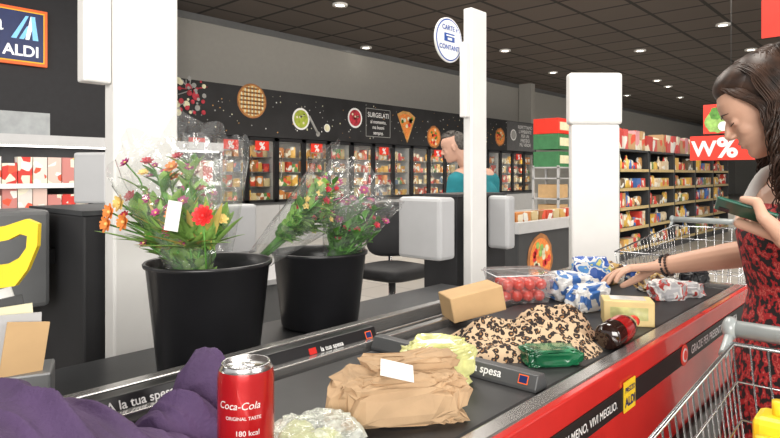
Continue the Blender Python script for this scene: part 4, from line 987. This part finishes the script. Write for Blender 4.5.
def strand(side,ph,rr,L,w1,amp,rad,topx,front=False):
    a=q(topx,side*.003,.126-max(0,topx)*.20)
    if front: m0=q(.050+R.uniform(-.02,.006),side*.036,.094); m1=q(.034+R.uniform(-.02,.008),side*.069,.050)
    else: m0=q(topx*.5-.02+.05*cos(ph)*rr,side*.048*rr,.112); m1=q(-.026+.090*cos(ph)*rr*.96,side*.081*sin(ph)*rr,.064)
    m2=q(-.030+.098*cos(ph)*rr,side*.087*sin(ph)*rr,.0)
    if front: m2=q(.006+R.uniform(-.02,.008),side*.079*rr,.0)
    pts=[a,m0,m1,m2]; outv=(m2-q(-.02,0,.0)); outv.z=0; outv=outv.normalized()
    steps=11
    for j in range(1,steps+1):
        t=j/steps; k=min(1,t*2.0)
        pts.append(m2-UP*L*t+RT*(.040*t+(.035*min(1,t*3) if front else 0))+outv*(.034*sin(t*2.5))+RT*amp*k*sin(w1+t*13)+FW*amp*k*cos(w1*1.3+t*12)+V((R.uniform(-1,1),R.uniform(-1,1),0))*.003)
    pp=spl(pts,3); n=len(pp)
    hm.tube(pp,[rad*(1-.8*(i/(n-1))**2)+.0005 for i in range(n)],5,HAIR,caps=False)
for k in range(60): strand(1 if k%2 else -1,radians(R.uniform(92,178)),R.uniform(.88,.96),R.uniform(.14,.20),R.uniform(0,6),.006,.008,R.uniform(-.07,.0))
for k in range(30): strand(1 if k%2 else -1,1.6,R.uniform(.97,1.0),R.uniform(.12,.18),R.uniform(0,6),.006,.004,R.uniform(.0,.045),True)
for cl in range(200):
    side=1 if cl%2 else -1; fr=cl%4<1 or cl%12==1; ph=R.uniform(82,178); w1=R.uniform(0,6); amp=R.uniform(.009,.024); L=R.uniform(.20,.33)
    for k in range(12):
        strand(side,radians(ph+R.uniform(-9,9)),R.uniform(.98,1.12),L*R.uniform(.8,1.05),w1+R.uniform(-.8,.8),amp,.0011,R.uniform(.0,.05) if fr else R.uniform(-.08,.04),fr)
obj('hair',hm,wo)
def bracelet(c,ax,r,mat,th=.003,beads=0):
    a,b,t=frame_from(ax); mb=MB()
    if beads:
        for k in range(beads): an=2*pi*k/beads; mb.ell(c+(a*cos(an)+b*sin(an))*r,th,mat,n=8,m_=6)
    else: mb.tube([c+(a*cos(2*pi*k/24)+b*sin(2*pi*k/24))*r for k in range(25)],th,6,mat)
    return mb
fa_=(Rw-Re).normalized()
obj('bracelet',bracelet(Rw-fa_*.006,fa_,.027,BLACK,.0045,20),wo); obj('bracelet',bracelet(Rw-fa_*.020,fa_,.029,M('dark_bead',(.05,.03,.025),.3),.004,22),wo)

# --- man (cashier)
mn=thing('person',(P(480,200,4.8).x,P(480,200,4.8).y,0),'man with dark greying hair in teal shirt standing behind a till','person')
mb=MB(); S=SKIN2; D=4.8
pel=P(478,228,D); ch_=P(475,196,D); shc=P(474,176,D); hc=P(453,147,D-.06)
g=(-RT*.62+FW*.78).normalized(); lft=UP.cross(g)
q,B=head(mb,hc,(-RT*.85-UP*.25+FW*.10),(UP*.9-RT*.25),S,1.02,True)
mb.cap(shc-UP*.0,.065,q(-.03,0,-.05),.052,S)
for k in (-.07,0,.07): mb.cap(ch_+lft*k,.11,pel+lft*k,.10,S)
mb.cap(shc-lft*.15,.065,shc+lft*.15,.065,S); mb.cap(shc,.09,ch_,.12,S)
arms=[]
for sgn in (-1,1):
    a=shc+lft*.20*sgn-UP*.04; e=a+V((0,0,-.26))+g*.02+lft*.02*sgn; w=e+g*.23-UP*.04
    arms.append((a,e,w)); mb.cap(a,.052,e,.042,S); mb.cap(e,.041,w,.028,S); hand(mb,w,g-UP*.2,-UP,sgn,[.4]*4,S)
for sgn in (-1,1):
    hp=pel+lft*.09*sgn; kn=V((hp.x,hp.y,.48)); an=V((hp.x,hp.y,.09)); mb.cap(hp,.09,kn,.06,S); mb.cap(kn,.058,an,.04,S); mb.cap(an-UP*.03,.038,an+g*.15-UP*.055,.028,S)
merged('body',mb,.005,mn,S,2); face_parts(q,mn,LIP,HAIRG,1.02)
sm_=MB()
for k in (-.08,0,.08): sm_.cap(ch_+lft*k,.135,pel+lft*k-UP*.08,.125,TEAL)
sm_.cap(shc-lft*.17-UP*.03,.075,shc+lft*.17-UP*.03,.075,TEAL); sm_.cap(shc-UP*.03,.110,ch_,.145,TEAL); sm_.cap(shc+UP*.005,.060,shc-UP*.03,.10,TEAL)
for a,e,w in arms: sm_.cap(a,.072,a.lerp(e,.75),.066,TEAL)
merged('shirt',sm_,.009,mn,TEAL,3)
sm_=MB()
for sgn in (-1,1):
    hp=pel+lft*.09*sgn; sm_.cap(hp-UP*.06,.108,V((hp.x,hp.y,.48)),.078,BLACKM); sm_.cap(V((hp.x,hp.y,.48)),.076,V((hp.x,hp.y,.12)),.06,BLACKM)
merged('trousers',sm_,.012,mn,BLACKM,3)
for sgn in (-1,1):
    hp=pel+lft*.09*sgn; obj('shoe',MB().blob(V((hp.x,hp.y,.045))+g*.06,(.14,.055,.045),BLACK,rotz=math.atan2(g.y,g.x),amp=.02,e=.7,floor=0),mn)
hm=MB(); hm.ell(q(-.046,0,.034),(.070,.073,.078),HAIRG,B,28,18); hm.ell(q(-.006,0,.080),(.072,.062,.042),HAIRG,B,28,16); hm.ell(q(-.055,0,.0),(.052,.068,.052),HAIRG,B,24,14)
for k in range(260):
    th=R.uniform(0,6.28); rr=R.random()**.5; a=q(-.006+.066*cos(th)*rr,.056*sin(th)*rr,.120-.035*rr*rr); hm.cap(a,.006,a+V((R.uniform(-.02,.02),R.uniform(-.02,.02),R.uniform(-.002,.010))),.003,HAIRG,6)
obj('hair',hm,mn)

# ---------------------------------------------------------------- lights
def area(loc,target,sx,sy,power,col=(1,.97,.93)):
    l=bpy.data.lights.new('area','AREA'); l.shape='RECTANGLE'; l.size=sx; l.size_y=sy; l.energy=power; l.color=col
    o=bpy.data.objects.new('area_light',l); link(o); o.location=loc; d=V(target)-V(loc); o.rotation_euler=d.to_track_quat('-Z','Y').to_euler(); return o
area((-3.5,-3.0,2.4),(2.5,2.5,1.0),4,2.4,420,(1,.965,.91))
area((1.5,1.0,4.0),(1.5,1.2,0),2,1,95,(1,.94,.86))
area((3.5,4.0,4.0),(3.5,4.0,0),3,3,170,(1,.94,.86))
area((-2,5,3.6),(3,8,1.2),3,2,180,(1,.95,.88))
area((7.5,.2,4.0),(10,3.3,.6),4,2,450,(1,.91,.79))  # added fill light to brighten the grocery shelves, no fixture of its own
area((2.0,-4.5,3.0),(1.5,1.5,1.0),3,1.5,120,(1,.96,.91))
for (x,y,p) in ((8,6,180),(12,6.2,220),(17,6,250),(23,5,280),(30,5,280)):
    l=bpy.data.lights.new('ceiling_lamp','SPOT'); l.energy=p*4.0; l.spot_size=radians(150); l.spot_blend=1; l.shadow_soft_size=.3; l.color=(1,.93,.82)
    o=bpy.data.objects.new('ceiling_lamp',l); link(o); o.location=(x,y,ZC-.05)
w=bpy.data.worlds.new('world'); scn.world=w; w.use_nodes=True
w.node_tree.nodes['Background'].inputs[0].default_value=(1,.98,.95,1); w.node_tree.nodes['Background'].inputs[1].default_value=.72
# ---------------------------------------------------------------- camera
cam=bpy.data.cameras.new('camera'); co=bpy.data.objects.new('camera',cam); link(co)
cam.sensor_width=36; cam.clip_start=.02; cam.clip_end=200
cam.lens=F/780*36; cam.shift_y=-(219-YH)/780
co.matrix_world=Matrix(((RT.x,UP.x,-FW.x,EYE.x),(RT.y,UP.y,-FW.y,EYE.y),(RT.z,UP.z,-FW.z,EYE.z),(0,0,0,1)))
scn.camera=co
